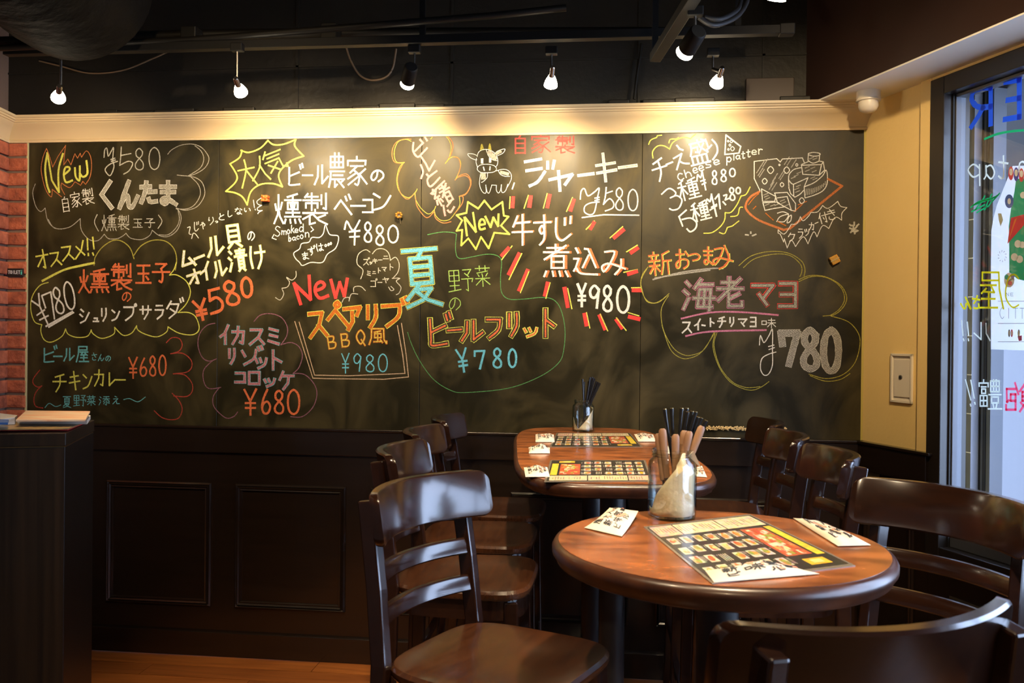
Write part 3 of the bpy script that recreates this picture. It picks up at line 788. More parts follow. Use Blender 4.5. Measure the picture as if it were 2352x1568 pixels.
def CHALK():
    W = write
    # ---- first panel
    W('R1','!~240 250 215 420 235 600 265 690;240 250 290 560 370 690;~370 690 365 450 415 260;~435 490 490 440 480 410 440 420 425 500 450 580 520 560;~550 420 560 520 600 560 605 480 605 400;~605 480 640 520 690 480 680 340',[('yellow',24)],label='yellow chalk word New')
    W('R1','!~230 200 190 300 170 430 190 560 230 680 285 745 295 660;~295 660 345 700 400 745;~230 200 265 290 300 410;300 410 360 290 447 165;~447 165 430 290 425 385;425 385 470 320 505 385 550 260 580 310 610 255 625 300;~625 300 680 228 725 290 738 400 720 520 670 605;670 605 640 570 615 615 550 575;~550 575 490 640 400 590;~400 590 395 640 435 720',[('porange',9)],'chalk_marking')
    W('R1','!~878 300 885 220 910 200 925 285 960 230 985 195 975 330 990 400 965 480 935 505 890 440 940 380 1030 345;955 325 1000 310;960 345 1005 330;~1072 185 1065 300 1055 390;~1055 390 1150 345 1200 370 1160 450 1100 488;1065 280 1180 258|8 1200 190 1350 450|0 1365 182 1525 445',[('graym',13)],label='white chalk price of 580 yen')
    W('R1','く 800 560 1010 880|ん 1040 565 1265 880|た 1285 570 1475 820|ま 1490 570 1705 845',[('white',54),('gray',45)],label='large grey filled chalk lettering')
    W('R1','自 395 745 495 915 -8|家 495 690 620 865 -10|製 625 650 765 830 -8',[('white',10)])
    W('R1','!~800 945 770 1030 815 1130;~1490 950 1530 1020 1485 1100|燻 845 940 1020 1130|製 1030 950 1165 1115|玉 1200 985 1315 1095|子 1330 980 1455 1095',[('graym',10)])
    W('R1','!~105 600 75 700 110 850 165 910 215 870;~215 870 240 1000 300 1080 380 1105 500 1080 610 990;~610 990 620 1110 680 1200 750 1240 820 1230 880 1165;~880 1165 930 1215 1020 1215 1080 1190 1125 1155;~1125 1155 1180 1210 1300 1225 1390 1180 1420 1120;~1420 1120 1500 1180 1600 1190 1700 1120 1745 1000 1730 920 1690 870;~1690 870 1800 895 1930 850 2010 720 1990 600 1930 540 1850 515 1705 500;~1700 500 1850 505 2000 430 2058 330 2030 250 1960 180 1860 150 1740 165 1640 215 1595 265;~1830 505 1960 420 2000 320 1970 230 1900 170;~1850 515 1940 610 1960 720 1900 830 1810 880 1690 880;~250 1000 310 1090 400 1108;~1710 890 1725 1000 1690 1090 1600 1170 1500 1170',[('pale',9)],'chalk_marking')
    W('R1','オ 110 1330 260 1560 -10|ス 260 1350 400 1530 -8|ス 390 1280 540 1470 -8|メ 530 1230 680 1450 -5|!690 1215 695 1340;700 1380 702 1405;750 1200 765 1330;750 1375 760 1400',[('yellow',19)],label='yellow chalk lettering with two exclamation marks')
    W('R2','!~155 185 350 85 500 45 645 15',[('yellow',22)],'chalk_marking')
    W('R1','!~765 1515 780 1420 860 1310 980 1235 1080 1245 1170 1320 1215 1440;~1215 1400 1290 1300 1400 1240 1510 1230 1600 1260 1670 1340 1695 1450 1680 1568',[('pyellow',12)],'chalk_marking')
    W('R2','!~1425 10 1400 80 1360 130;~1360 130 1430 130 1520 190 1558 290 1520 400 1440 485;~1440 485 1540 485 1610 530 1640 640 1580 695 1450 680 1345 620;~1345 620 1330 670 1240 715 1130 690 1060 650 1048 610;~1048 610 1000 680 920 700 840 625;~840 625 830 690 720 730 640 690 615 650;~620 650 580 710 480 720 400 690 375 640;~375 640 340 710 240 765 170 740 140 660 150 600;~150 600 80 570 45 450 60 330 130 230 210 200',[('yellow',10)],'chalk_marking')
    W('R2','!55 375 130 425;120 305 130 420;130 425 205 590;105 510 175 460;130 555 210 515;150 330 185 440;150 325 235 290 270 545;190 615 440 475;215 622 450 485|8 245 235 365 505 -12|0 350 185 470 465 -10',[('white',17)],label='bold white chalk price of 780 yen')
    W('R2','燻 490 70 790 300|製 800 20 1010 275|玉 1035 20 1190 220|子 1190 5 1370 205',[('orange',20)])
    W('R2','の 905 285 1000 385',[('orange',12)])
    W('R2','シ 505 440 605 595|ユ 635 530 690 575|リ 700 440 775 570|ン 805 445 890 570|プ 915 400 1050 565|サ 1075 415 1190 550|ラ 1215 405 1310 550|ダ 1320 355 1480 545',[('white',17)])
    W('R2','ビ 150 805 290 965|ー 258 870 345 930|ル 355 815 460 950|屋 475 795 595 955',[('teal',15)])
    W('R2','さ 620 865 675 940|ん 680 880 740 945|の 750 890 805 950',[('teal',8)])
    W('R2','チ 250 1065 385 1240|キ 405 1040 515 1220|ン 530 1050 630 1220|カ 640 1020 750 1190|レ 770 1050 850 1190|ー 850 1100 945 1145',[('yellow',15)])
    W('R2','Y 965 905 1065 1110|6 1070 915 1155 1090|8 1155 890 1245 1090|0 1250 885 1335 1085',[('orange',17)],label='orange chalk price of 680 yen')
    W('R2','!~180 1385 220 1345 280 1375 330 1360;~925 1310 980 1300 1060 1330 1130 1285|夏 345 1275 430 1385|野 450 1265 570 1375|菜 575 1270 660 1365|添 690 1275 795 1365|え 815 1275 890 1355',[('teal',8)])
    W('R2','!~130 1030 70 1110 70 1160 110 1190 150 1180;~150 1180 100 1230 75 1300 90 1370 160 1390;~1330 770 1380 725 1450 730 1480 790 1450 850 1370 875;~1370 875 1480 870 1560 930 1570 1000 1520 1050 1395 1065;~1395 1065 1500 1075 1570 1150 1575 1230 1520 1280 1400 1275;~1385 1250 1450 1320 1480 1400 1450 1480 1380 1500 1290 1480 1215 1415',[('dred',10)],'chalk_marking')
    # ---- second panel
    W('R3','!~645 190 720 210 830 170 905 95;~905 95 960 135 1060 130 1175 85;~1175 85 1165 150 1250 245;~1250 245 1130 290 1030 380 1010 450 1045 540;~1045 540 950 510 830 520 740 590 705 715;~705 715 660 640 590 600 500 585;~500 585 590 500 605 430 540 320;~540 320 630 260 655 190',[('yellow',15)],'chalk_marking',label='yellow chalk starburst')
    W('R3','大 615 275 790 545 -12|人 740 235 930 480 -5|気 850 175 1080 400 -22',[('yellow',15)])
    W('R3','ビ 1085 330 1240 540|ー 1235 400 1340 460|ル 1350 320 1490 530|農 1490 235 1650 550|家 1655 250 1870 535|の 1890 370 2030 500',[('white',17)])
    W('R3','燻 955 605 1230 900|製 1230 600 1490 910|ベ 1540 600 1720 850|ー 1700 690 1850 760|コ 1810 640 1930 810|ン 1900 580 2100 780',[('white',18)])
    W('R3','!~1645 950 1665 875 1705 940 1735 960 1790 865;1745 960 1740 1100;1690 975 1790 965;1695 1025 1785 1020|8 1815 875 1925 1080|8 1925 905 2045 1110|0 2050 910 2175 1085',[('white',17)],label='white chalk price of 880 yen')
    W('R3','じ 185 875 245 975|ゃ 250 880 305 950|り 320 830 395 910|っ 395 865 425 890|と 425 795 490 865|し 505 770 570 835|な 585 740 660 810|い 670 740 740 790|!765 670 775 740;780 755 785 765;~130 935 155 930 145 990 165 1000;~170 1040 185 990 210 1000 235 1035;~840 650 800 680 810 710 845 720;~845 720 805 745 810 770 850 770;~850 770 820 785 808 800',[('white',8)])
    W('R3','S 970 920 1030 1020|m 1035 955 1085 1005|o 1085 950 1120 1000|k 1120 910 1165 990|e 1160 945 1200 985|d 1200 900 1258 980|b 1100 1010 1132 1070|a 1135 1020 1178 1060|c 1180 1010 1208 1050|o 1210 1000 1250 1045|n 1260 975 1310 1030|!965 1000 945 1035 985 1050;1320 925 1345 955 1320 975',[('white',8)],label='small white chalk words Smoked bacon')
    W('R3','!~1460 910 1440 990 1400 1030 1330 1030 1300 1075 1230 1090 1210 1140 1155 1180 1170 1230 1210 1270 1240 1300 1320 1270 1430 1270 1480 1190 1560 1130 1585 1020 1500 1000 1460 910',[('white',9)],'chalk_marking')
    W('R3','ま 1230 1170 1300 1245 -10|ず 1290 1115 1365 1200 -10|は 1370 1085 1440 1165 -10|o 1450 1095 1475 1120|o 1480 1085 1500 1110|o 1502 1075 1522 1100',[('white',9)])
    W('R3','ム 45 1150 200 1320 -14|ー 190 1185 295 1255 -22|ル 315 1010 480 1220 -6|貝 490 905 660 1130 -8',[('yellow',30),('white',22)])
    W('R3','の 705 965 780 1065',[('white',11)])
    W('R4','オ 110 215 240 350 -18|イ 215 150 320 310 -8|ル 330 135 455 285 -12|漬 465 40 630 235 -8|け 645 10 785 215 -5',[('yellow',24),('white',17)])
    W('R4','Y 165 475 295 655 -12|5 275 380 430 595 -12|8 405 310 575 530 -15|0 565 285 680 460 -5',[('orange',27)],label='thick orange chalk price of 580 yen')
    W('R4','!~1045 235 1045 280 1010 310 965 285;~965 290 990 330 970 370 925 380;~925 385 940 430 910 480 870 460',[('graym',7)],'chalk_marking')
    W('R4','!1085 515 1030 340;1030 340 1170 475;1170 475 1158 275;~1215 400 1270 380 1290 350 1260 325 1220 350 1210 410 1250 465 1320 445;1345 310 1385 460;1385 460 1420 330;1420 330 1460 445;1460 445 1485 300',[('red',28)],label='bold red chalk word New')
    W('R4','ス 1145 560 1310 810 -6|ペ 1310 500 1500 740|ア 1450 525 1620 740 -6|リ 1630 520 1760 720|ブ 1770 480 1990 710 -4',[('yellow',40),('dorange',30)],label='orange chalk lettering with yellow outline')
    W('R4','B 1310 785 1390 900 -8|B 1425 765 1505 885 -6|Q 1555 735 1645 865|風 1670 720 1825 865',[('dorange',18),('yellow',6)])
    W('R4','Y 1430 935 1510 1110|9 1525 935 1620 1095|8 1625 945 1735 1100|0 1740 940 1840 1100',[('blue',11)],label='light blue chalk price of 980 yen')
    W('R4','!1035 665 1190 1150 1300 1155 1800 1160 2010 1140 1990 950 1950 680;1072 670 1205 1125 1500 1130 1980 1110 1960 950 1915 700',[('cream',8)],'chalk_marking')
    W('R4','イ 390 690 480 860|カ 490 705 615 865|ス 640 715 780 870|ミ 795 715 910 870|リ 455 895 535 1030|ゾ 560 885 745 1040|ッ 690 965 800 1070|ト 800 910 940 1080|コ 515 1090 620 1200|ロ 630 1085 745 1215|ッ 765 1145 870 1225|ケ 895 1090 1030 1250',[('teal',28),('mauve',21)],label='mauve chalk lettering with teal outline')
    W('R4','Y 590 1240 720 1470|6 740 1245 840 1460|8 840 1250 960 1460|0 960 1245 1090 1465',[('orange',19)])
    W('R4','!~685 665 740 610 830 598 920 630 970 710 965 790 915 865;~915 865 1000 845 1070 880 1100 960 1070 1060 1020 1110;~1020 1110 1120 1120 1200 1200 1225 1290 1190 1400 1100 1480 1000 1480;~350 680 280 700 220 770 205 870 240 970 300 1005 365 985;~330 1000 255 1080 255 1180 300 1240 400 1230;~385 1235 335 1310 345 1400 440 1490 510 1480 545 1440',[('violet',8)],'chalk_marking')
    W('R4','!~1680 70 1640 50 1580 90 1570 170 1620 225 1600 300;~1700 85 1740 45 1800 45 1840 80 1855 140;~1855 140 1900 115 1930 170 1920 240 1880 290;~1870 295 1935 295 1905 320 1945 370 1930 420 1905 435;~1440 500 1460 465 1500 460 1500 490;~1500 490 1520 430 1575 430;~1540 410 1545 370 1600 365 1640 400;~1840 370 1860 400 1885 390 1860 365',[('graym',7)],'chalk_marking')
    W('R4','ズ 1620 120 1675 185|ッ 1675 150 1700 175|キ 1700 125 1745 165|ー 1750 125 1785 150|ニ 1790 95 1840 135|ミ 1650 230 1690 275|ニ 1700 230 1730 260|ト 1740 205 1775 250|マ 1780 195 1825 240|ト 1835 170 1885 225|ゴ 1680 300 1740 375|ー 1745 320 1785 340|ヤ 1785 285 1845 335',[('graym',7)])
    # ---- third panel
    W('S1','!~455 245 450 370 520 460 600 390 660 325;480 370 600 250;555 200 600 250;620 150 660 215;560 440 640 560 690 665;~565 580 600 680 570 780;690 665 775 515;655 720 690 760;~805 670 680 770 670 850 720 900 850 770;720 1010 920 820;~905 1190 915 1260 930 1335;960 1200 1020 1120 1000 1150;~970 1260 1010 1290 1065 1210|緒 745 890 1035 1170 -28',[('pink',29)],label='pink chalk lettering running down the orange cloud')
    W('S1','!~420 225 340 195 230 230 175 340 170 460 210 540 320 540;~320 540 250 610 210 750 215 900 280 1020 390 1070 490 980 510 940;~480 1000 490 1100 570 1230 680 1315 760 1260 790 1200;~770 1260 790 1340 870 1410 990 1400 1080 1300 1150 1180 1145 1060;~1090 790 1140 680 1165 560 1130 480 1070 455 1000 480 930 560;~960 530 1000 440 1020 300 970 180 870 110 780 120 715 190',[('pyellow',12)],'chalk_marking')
    W('S1','!~420 195 340 190 210 230 145 330 135 450 180 540 300 555;~300 560 240 680 215 800 240 950 300 1050 380 1090 490 990;~485 1050 510 1200 620 1350 690 1360 770 1270;~765 1270 790 1380 900 1450 1020 1430;~1080 1300 1180 1170 1200 1060 1140 1050;~1140 1050 1250 1000 1310 880 1290 780 1220 740 1110 770;~1080 805 1150 740 1250 715 1315 800 1310 900 1240 1020 1145 1050;~870 110 990 170 1050 280 1020 420 980 480;~1050 460 1130 480 1160 600 1120 740',[('porange',12)],'chalk_marking')
    W('S1','!~1410 455 1440 380 1530 345 1620 365 1690 420 1720 500 1715 570 1690 610;~1400 480 1395 540 1415 610;~1557 570 1450 585 1412 640 1460 690 1557 697 1660 685 1702 640 1660 588 1557 570;~1410 440 1350 415 1270 415 1310 470 1390 505 1405 500;~1670 420 1720 370 1825 340 1800 400 1720 440;~1545 350 1580 440 1640 500 1710 515;~1465 700 1445 850 1470 950 1510 1000 1545 990 1540 880;~1540 880 1560 980 1590 1000 1620 920 1630 880;1630 880 1700 885;~1700 885 1700 960 1730 1000 1760 960 1775 875;~1775 875 1775 970 1800 995 1840 960 1870 870;~1865 910 1920 800 1920 720 1870 660 1790 645 1690 670;~1565 700 1560 770 1500 830 1475 840;~1725 660 1760 720 1830 750 1900 750',[('white',9)],'chalk_marking',label='white chalk drawing of a small cow')
    W('S1','!1485 495 1485 545;1607 485 1605 530',[('white',38)],'chalk_marking'); W('S1','!1505 612 1518 660;1605 608 1600 655;1968 850 1938 940',[('white',18)],'chalk_marking')
    W('S1','!1640 440 1680 480;1590 390 1640 440;1500 720 1505 770',[('pale',70)],'chalk_marking'); W('S1','!1770 690 1870 715;1700 410 1760 380',[('pale',46)],'chalk_marking')
    W('S1','!~1460 365 1480 272 1505 350;~1585 345 1600 265 1620 360;1480 310 1482 350;1602 310 1603 345',[('pyellow',16)],'chalk_marking')
    W('S2','自 635 55 795 245|家 815 35 1045 240|製 1080 55 1300 240',[('red',13)])
    W('S2','!765 330 935 300;780 425 940 400;~815 585 900 540 975 435;1005 330 1005 400;1075 320 1060 400;1025 520 1265 465;1120 430 1135 635;1265 465 1190 570;1330 475 1490 455;1520 370 1715 340;1530 450 1730 415;1590 245 1620 535;1760 392 1945 368',[('white',31),('graym',17)],label='large white chalk lettering')
    W('S2','!~1350 725 1360 640 1395 615 1430 690 1500 650 1550 610 1530 720 1500 860 1450 890 1395 860 1400 800 1460 765 1550 755;1505 715 1550 705;1505 740 1550 730;~1625 600 1615 700 1595 780;~1595 780 1660 720 1705 770 1690 820 1615 850;1620 665 1690 640;1370 920 1600 890 1970 895|8 1700 595 1830 850|0 1840 615 1975 855',[('white',13)],label='white chalk price of 580 yen, underlined')
    W('S2','!160 755 270 825 335 740 410 835 525 755 540 900 590 910 510 1005 600 1095 440 1080 380 1245 300 1125 245 1255 165 1140 90 1215 100 1050 40 1060 100 950 40 895 145 870 160 755',[('yellow',18)],'chalk_marking',label='jagged yellow chalk starburst')
    W('S2','!125 920 150 1110;130 920 245 1070;245 1070 215 870;345 910 400 1020;400 1020 430 920;430 920 480 1010;480 1010 485 885|e 268 930 352 1055',[('yellow',22)])
    reds = '!640 710 632 805;825 700 812 800;1025 685 1003 805;1280 735 1248 840;1495 975 1460 1035;1805 1050 1710 1130;1955 1245 1890 1290;1945 1490 1860 1515;590 1245 520 1320'
    yel = '!608 700 600 825;800 685 755 822;1000 665 960 820;1268 708 1205 855;1500 955 1412 1045;1800 1015 1665 1135;1955 1212 1840 1283;1955 1470 1810 1500;628 1220 515 1370'
    [W('S2', ('' if q[0] == '!' else '!')+q, [('red',40)], 'chalk_dash') for q in reds.split(';')]; [W('S2', ('' if q[0] == '!' else '!')+q, [('yellow',11)], 'chalk_dash') for q in yel.split(';')]
    reds = '!425 660 320 870;515 835 430 1040;728 970 700 1095;908 1025 940 1215;1118 1300 1140 1410;1280 1315 1335 1450;1460 1360 1515 1440;1595 1325 1695 1348;1635 1045 1710 1045'
    yel = '!455 655 320 930;530 845 440 1070;755 965 710 1130;940 1025 985 1240;1140 1280 1175 1445;1285 1295 1365 1475;1455 1335 1560 1470;1580 1280 1695 1315;1615 1018 1720 1015'
    [W('S4', ('' if q[0] == '!' else '!')+q, [('red',42)], 'chalk_dash') for q in reds.split(';')]; [W('S4', ('' if q[0] == '!' else '!')+q, [('yellow',11)], 'chalk_dash') for q in yel.split(';')]
    W('S4','牛 345 245 570 565|す 575 245 770 570|じ 770 260 1010 535',[('orange',20,(12,-6)),('white',20)],label='white chalk lettering shadowed in orange')
    W('S4','煮 680 560 955 905|込 1000 580 1260 890|み 1290 605 1560 885',[('orange',22,(24,0)),('white',20)],label='white chalk lettering shadowed in orange')
    W('S4','Y 1035 970 1145 1220|9 1150 985 1300 1235|8 1290 985 1435 1275|0 1445 995 1610 1290',[('white',26)],label='bold white chalk price of 980 yen')
    W('S3','!~610 0 605 150 640 220 760 205 900 180 1000 195 1040 250 1030 400 1040 540 1110 605 1250 605 1420 590 1530 610 1600 700 1640 880 1630 1080 1580 1210 1400 1340 1100 1450 700 1490 560 1470 400 1370 270 1200 190 1040 150 920;~610 10 600 -20 480 -30 340 -5',[('green',7)],'chalk_marking',label='thin green chalk outline')
    W('S3','夏 90 105 470 670 -5',[('yellow',50),('dark',42),('blue',34)],label='large blue chalk character outlined in yellow')
    W('S3','野 535 320 775 540 -4|菜 785 285 935 485 -3',[('lime',9)]); W('S3','の 535 580 660 720',[('lime',8)])
    W('S3','ビ 330 755 560 1065 -3|ー 525 860 665 935 -5|ル 655 800 870 1010|フ 885 770 1045 980|リ 1080 730 1215 960|ト 1400 700 1560 965',[('yellow',54),('dark',40),('orange',17)],label='hollow yellow chalk lettering with an orange core')
    W('S3','ッ 1240 865 1385 965',[('yellow',32),('orange',14)])
    W('S3','Y 610 1070 730 1300 -8|7 770 1080 895 1270|8 940 1065 1060 1260|0 1095 1075 1190 1255',[('blue',20)],label='light blue chalk price of 780 yen')
    # ---- fourth panel
    W('S5','チ 165 380 390 700 -18|!365 470 450 435;465 385 575 320 510 540;~545 420 600 450 680 455;510 205 545 245;540 250 595 270;905 120 950 245 990 200;~1000 125 1060 200 1070 300 1010 400|盛 670 130 940 465 -14',[('white',23)])
    W('S5','!1190 60 1175 330 1370 310 1395 220 1190 60',[('white',18)],'chalk_marking'); W('S5','o 1228 182 1262 218|o 1245 215 1315 285|o 1208 245 1240 275|o 1205 130 1235 160|o 1240 130 1290 170',[('white',10)],'chalk_marking')
    W('S5','c 510 580 610 695 -15|h 605 535 725 645 -15|e 725 510 805 590 -15|e 805 480 890 560 -15|s 890 430 1005 515 -15|e 1010 400 1110 475 -15|p 1190 360 1275 450|l 1280 330 1320 410|a 1320 330 1395 400|t 1400 290 1460 390|t 1470 265 1535 370|e 1540 265 1622 335|r 1630 245 1705 330',[('white',14)],label='white chalk words cheese platter')
    W('S5','!~300 880 400 800 490 850 480 900 420 930;~420 930 510 900 580 960 540 1070 460 1100 410 1080;~790 680 800 610 840 650 860 560;865 580 910 820;840 700 900 680;860 745 910 720|種 525 670 825 950 -14|8 980 545 1085 750|8 1100 530 1215 710|0 1230 520 1330 640',[('white',19)])
    W('S5','!640 1100 540 1190 590 1320;~585 1230 700 1210 780 1270 770 1350 700 1400 650 1360;~910 1020 930 950 970 980 990 880;990 890 1060 1185;970 1100 1060 1040;990 1060 1060 1020;1040 945 1090 880;1090 880 1110 1080;1150 985 1185 1025;~1160 900 1200 890 1180 960;1180 960 1250 930|種 705 985 965 1245 -14|8 1220 780 1330 970 -5|0 1320 785 1400 875',[('white',21)])
    W('S5','!~180 380 175 290 240 215 330 210 410 255;~410 255 450 170 540 110 620 95 700 110;~700 110 730 80 770 50;~120 190 150 130 230 95;230 95 240 70 300 62;~400 170 420 120 500 115 530 95;~885 1420 1000 1410 1110 1330 1170 1240 1180 1140;~1180 1135 1260 1130 1340 1030 1400 905;~1400 905 1470 880 1525 780;~1255 1190 1350 1170 1380 1070 1420 1060;~1100 1410 1170 1425 1210 1340;1210 1340 1280 1320 1370 1250',[('yellow',14)],'chalk_marking')
    W('S6','!~340 690 220 760 150 860 160 960 330 1100 690 1240;690 1240 780 1220;780 1220 1100 960 1530 610;1530 610 1330 510',[('porange',30)],'chalk_marking',label='orange chalk serving board drawing')
    W('S6','!~330 720 260 780 180 880;250 940 290 900;900 880 1020 830;840 980 960 870;430 1000 540 1100;600 1120 720 1180',[('dorange',12)],'chalk_marking')
    W('S6','!265 255 265 500 350 680;265 255 590 215 640 265 670 220 960 205 990 280;~760 520 770 440 840 370 940 345;~760 520 800 570 830 585;830 585 1040 490 985 620;830 585 835 760;760 530 765 640 790 720 850 770;~850 770 920 730 980 670;985 620 995 770;~985 620 1130 560 1250 460 1300 380 1320 470 1310 590 1250 680 1130 740 1000 780;945 310 965 440 1200 455 1235 300 945 310;945 300 1050 255;1235 300 1260 260 1200 250;1260 260 1280 380 1200 455;~1045 140 1120 125 1210 140 1200 170 1120 180 1050 160;1045 150 1040 240;~1040 240 1110 280 1200 250;1210 140 1200 250;370 650 385 830 560 830 575 760 370 650;390 850 420 960 560 930 700 910 600 840 390 850;560 710 600 850 800 960 860 970;560 710 740 700;740 700 860 860 860 970;600 780 740 760 800 960;~590 1120 640 1050 760 1020 700 1120 600 1120;~600 1000 680 980 760 1010;~740 1140 760 1060 800 1030 790 1110 740 1140|o 440 318 560 438|o 677 325 787 435|o 367 492 463 588|o 629 554 701 626|o 614 291 642 319|o 856 283 900 327|o 900 770 1000 870',[('white',12)],'chalk_marking',label='white chalk drawing of cheeses')
    hs = '!'+';'.join('%d %d %d %d' % (x, y, x+70, y-110) for x, y in ((300,420),(320,460),(340,480),(350,340),(390,330),(500,600),(530,540),(620,500),(640,520),(480,660),(520,670),(700,300),(740,310),(800,340)))
    hs += ';' + ';'.join('%d %d %d %d' % (x, y, x+6, y-90+(x-1000)//6) for x, y in ((1010,740),(1035,735),(1060,730),(1085,725),(1110,715),(1135,700),(1160,690),(1185,675),(1210,660),(1235,640),(1260,620),(1285,590)))
    hs += ';' + ';'.join('%d %d %d %d' % (x, y, x+60, y-25) for x, y in ((400,740),(410,770),(430,800),(420,890),(500,900),(560,890),(640,830),(660,860),(700,900),(860,700),(850,660),(870,620),(800,500),(840,470),(880,430),(1000,350),(1080,360),(1000,400),(1100,410),(1080,500),(1110,520),(1060,220),(1110,230)))
    W('S6',hs,[('pale',12)],'chalk_marking')
    W('S6','ク 745 1280 865 1410|ラ 890 1215 975 1365|ッ 985 1210 1060 1330|カ 1050 1130 1135 1250|!1140 1150 1185 1130|付 1190 985 1330 1145 -15|き 1305 940 1455 1100 -10',[('white',12)])
    W('S6','!~610 1240 700 1300 800 1160;~800 1160 880 1150 930 1050;~930 1050 970 1110 1050 1040 1080 990;~1080 990 1180 980 1250 890;~1250 890 1330 930 1470 830;~1470 830 1510 900 1600 920;~1600 920 1530 1000 1525 1090;~1525 1100 1430 1060 1340 1220;~1340 1220 1250 1180 1170 1340;~1170 1340 1120 1270 1040 1440;~1040 1440 970 1340 860 1480;~860 1480 800 1390 740 1500;740 1500 700 1370 690 1415 640 1300 610 1290 610 1240',[('white',10)],'chalk_marking')
    st = '!'
    for i in range(6):
        a = i*PI/3+.3; st += '%d %d %d %d;' % (1700, 1235, 1700+62*math.cos(a), 1235+62*math.sin(a))
    W('S6', st+'1665 1260 1740 1262;1680 1240 1725 1275;140 1310 180 1315;215 1270 215 1290;240 1325 290 1305;1640 1165 1665 1180;1706 1130 1706 1180;1745 1180 1770 1160',[('graym',22)],'chalk_marking')
    W('S7','新 80 120 310 350 -6|お 345 90 490 300|つ 490 120 600 215|ま 620 70 735 260|み 715 65 930 270 -4|!~840 60 885 180 850 260 790 290',[('yellow',20,(5,3)),('orange',14)],label='orange and yellow chalk lettering')
    W('S7','!~130 400 400 330 700 290 830 290;~150 385 400 345 700 305',[('pale',13)],'chalk_marking')
    W('S7','海 430 400 745 710|老 770 380 1035 690',[('magenta',42),('dark',33),('gray',24)],label='hollow pink outlined chalk lettering')
    W('S7','マ 1110 415 1350 690|ヨ 1370 405 1590 695',[('red',50),('dark',40),('gray',26)],label='hollow red outlined chalk lettering')
    W('S7','!~415 790 700 730 1000 725 1380 755;~460 965 700 920 1260 905',[('magenta',17)],'chalk_marking')
    W('S7','ス 415 810 520 940|イ 540 790 615 905|!620 855 650 860|ト 680 785 750 870|チ 775 770 860 880|リ 885 775 950 870|マ 980 780 1075 880|ヨ 1095 765 1170 880',[('white',15)])
    W('S7','味 1215 785 1360 885',[('white',8)])
    W('S7','!~1195 1055 1205 960 1240 1030 1290 960 1325 900 1325 1100 1325 1250 1290 1340 1240 1355 1205 1290 1220 1190 1290 1145 1360 1125;1285 1070 1340 1055;1290 1100 1345 1080',[('white',9)])
    W('S7','!1425 1050 1410 935;1410 935 1575 935;~1575 935 1540 1060 1490 1250|8 1590 890 1815 1305|0 1812 895 2010 1330',[('graym',66),('hatch',55)],label='large hatched white chalk price of 780 yen')
    W('S7','!~990 260 1100 170 1250 125 1400 120 1520 150 1620 220 1650 300 1640 370;~1035 280 1150 190 1350 145 1500 160 1600 240 1620 310 1600 370;~1590 400 1700 360 1850 370 2000 450 2065 560 2050 650 1980 730 1910 765;~1590 420 1720 370 1880 385 2010 480 2045 600 1990 700 1900 760;~1830 765 1930 755 1960 740;~1910 765 2080 820 2180 930 2200 1050 2150 1230 2030 1350 1860 1390 1690 1345;~1700 1360 1850 1415 2000 1400 2100 1340;~80 275 20 360 10 480 60 600 140 635 220 600 290 540;~70 290 12 400 20 500 70 620 180 630 270 560;~285 560 225 660 210 760 240 920 330 1080 430 1150 520 1155 640 1100 740 930;~220 860 300 1090 400 1180 500 1185 620 1120 760 915;~750 940 730 1080 790 1270 900 1420 1030 1490 1130 1505 1220 1470 1290 1420;~770 930 740 1060 800 1270 920 1420 1040 1475 1120 1480 1200 1470',[('pyellow',7)],'chalk_marking')
CHALK()
# shadow-free small dirt specks, screw marks on seams
MB().box(0,0,0,.001,.001,.001) if False else None

# small magnets and clips on the board
def magnet(px, py, label, mt, kind):
    p = at_y(px, py, D-.03); o = thing('board_magnet', label, 'magnet', (p.x, D-.010, p.z))
    if kind == 0:
        b = MB()
        for dx in (-.012, .002):
            for dz in (-.014, 0): b.box(p.x+dx-.003, D-.040, p.z+dz, p.x+dx+.011, D-.011, p.z+dz+.012)
        b.build('block', mt, o, bevel=.002)
        b = MB(); b.lathe([(.002,0),(.0045,.004),(.002,.009)], (p.x-.009, D-.043, p.z+.004), 8); b.lathe([(.002,0),(.0045,.004),(.002,.009)], (p.x+.006, D-.043, p.z-.006), 8)
        b.build('knob', M['gold'], o)
    elif kind == 1:
        b = MB(); random.seed(5)
        for i in range(7):
            a = i*2*PI/7; b.lathe([(.001,0),(.006,.004),(.006,.008),(.001,.011)], (p.x+.011*math.cos(a), D-.026-random.uniform(0,.006), p.z+.010*math.sin(a)-.005), 8)
        b.build('petal', M['gold'], o); MB().tube([(p.x+.002,D-.022,p.z-.01),(p.x+.005,D-.018,p.z-.034)], .0016).build('wire_stem', M['brass'], o)
        MB().box(p.x-.006, D-.022, p.z-.008, p.x+.006, D-.010, p.z+.006).build('block', M['white'], o, bevel=.002)
    else:
        b = MB(); c, s = math.cos(.5), math.sin(.5)
        q = [(p.x+.017*(c*u-s*v), p.z+.017*(s*u+c*v)) for u, v in ((-1,-1),(1,-1),(1,1),(-1,1))]
        b.hexa([Vector((x, D-.030, z)) for x, z in q]+[Vector((x, D-.010, z)) for x, z in q]); b.build('box_body', M['gold'], o, bevel=.003)
        b = MB(); q2 = [(p.x+.018*(c*u-s*v), p.z+.018*(s*u+c*v)) for u, v in ((-1,-.12),(1,-.12),(1,.12),(-1,.12))]
        b.hexa([Vector((x, D-.032, z)) for x, z in q2]+[Vector((x, D-.011, z)) for x, z in q2]); b.build('ribbon', M['brass'], o)
magnet(609, 455, 'orange block magnet left of the bacon price on the chalkboard', M['redpl'], 0)
magnet(916, 494, 'small gold flower magnet above the white 880 yen price', M['gold'], 1)
magnet(1918, 596, 'gold gift box magnet near the right end of the chalkboard', M['gold'], 2)
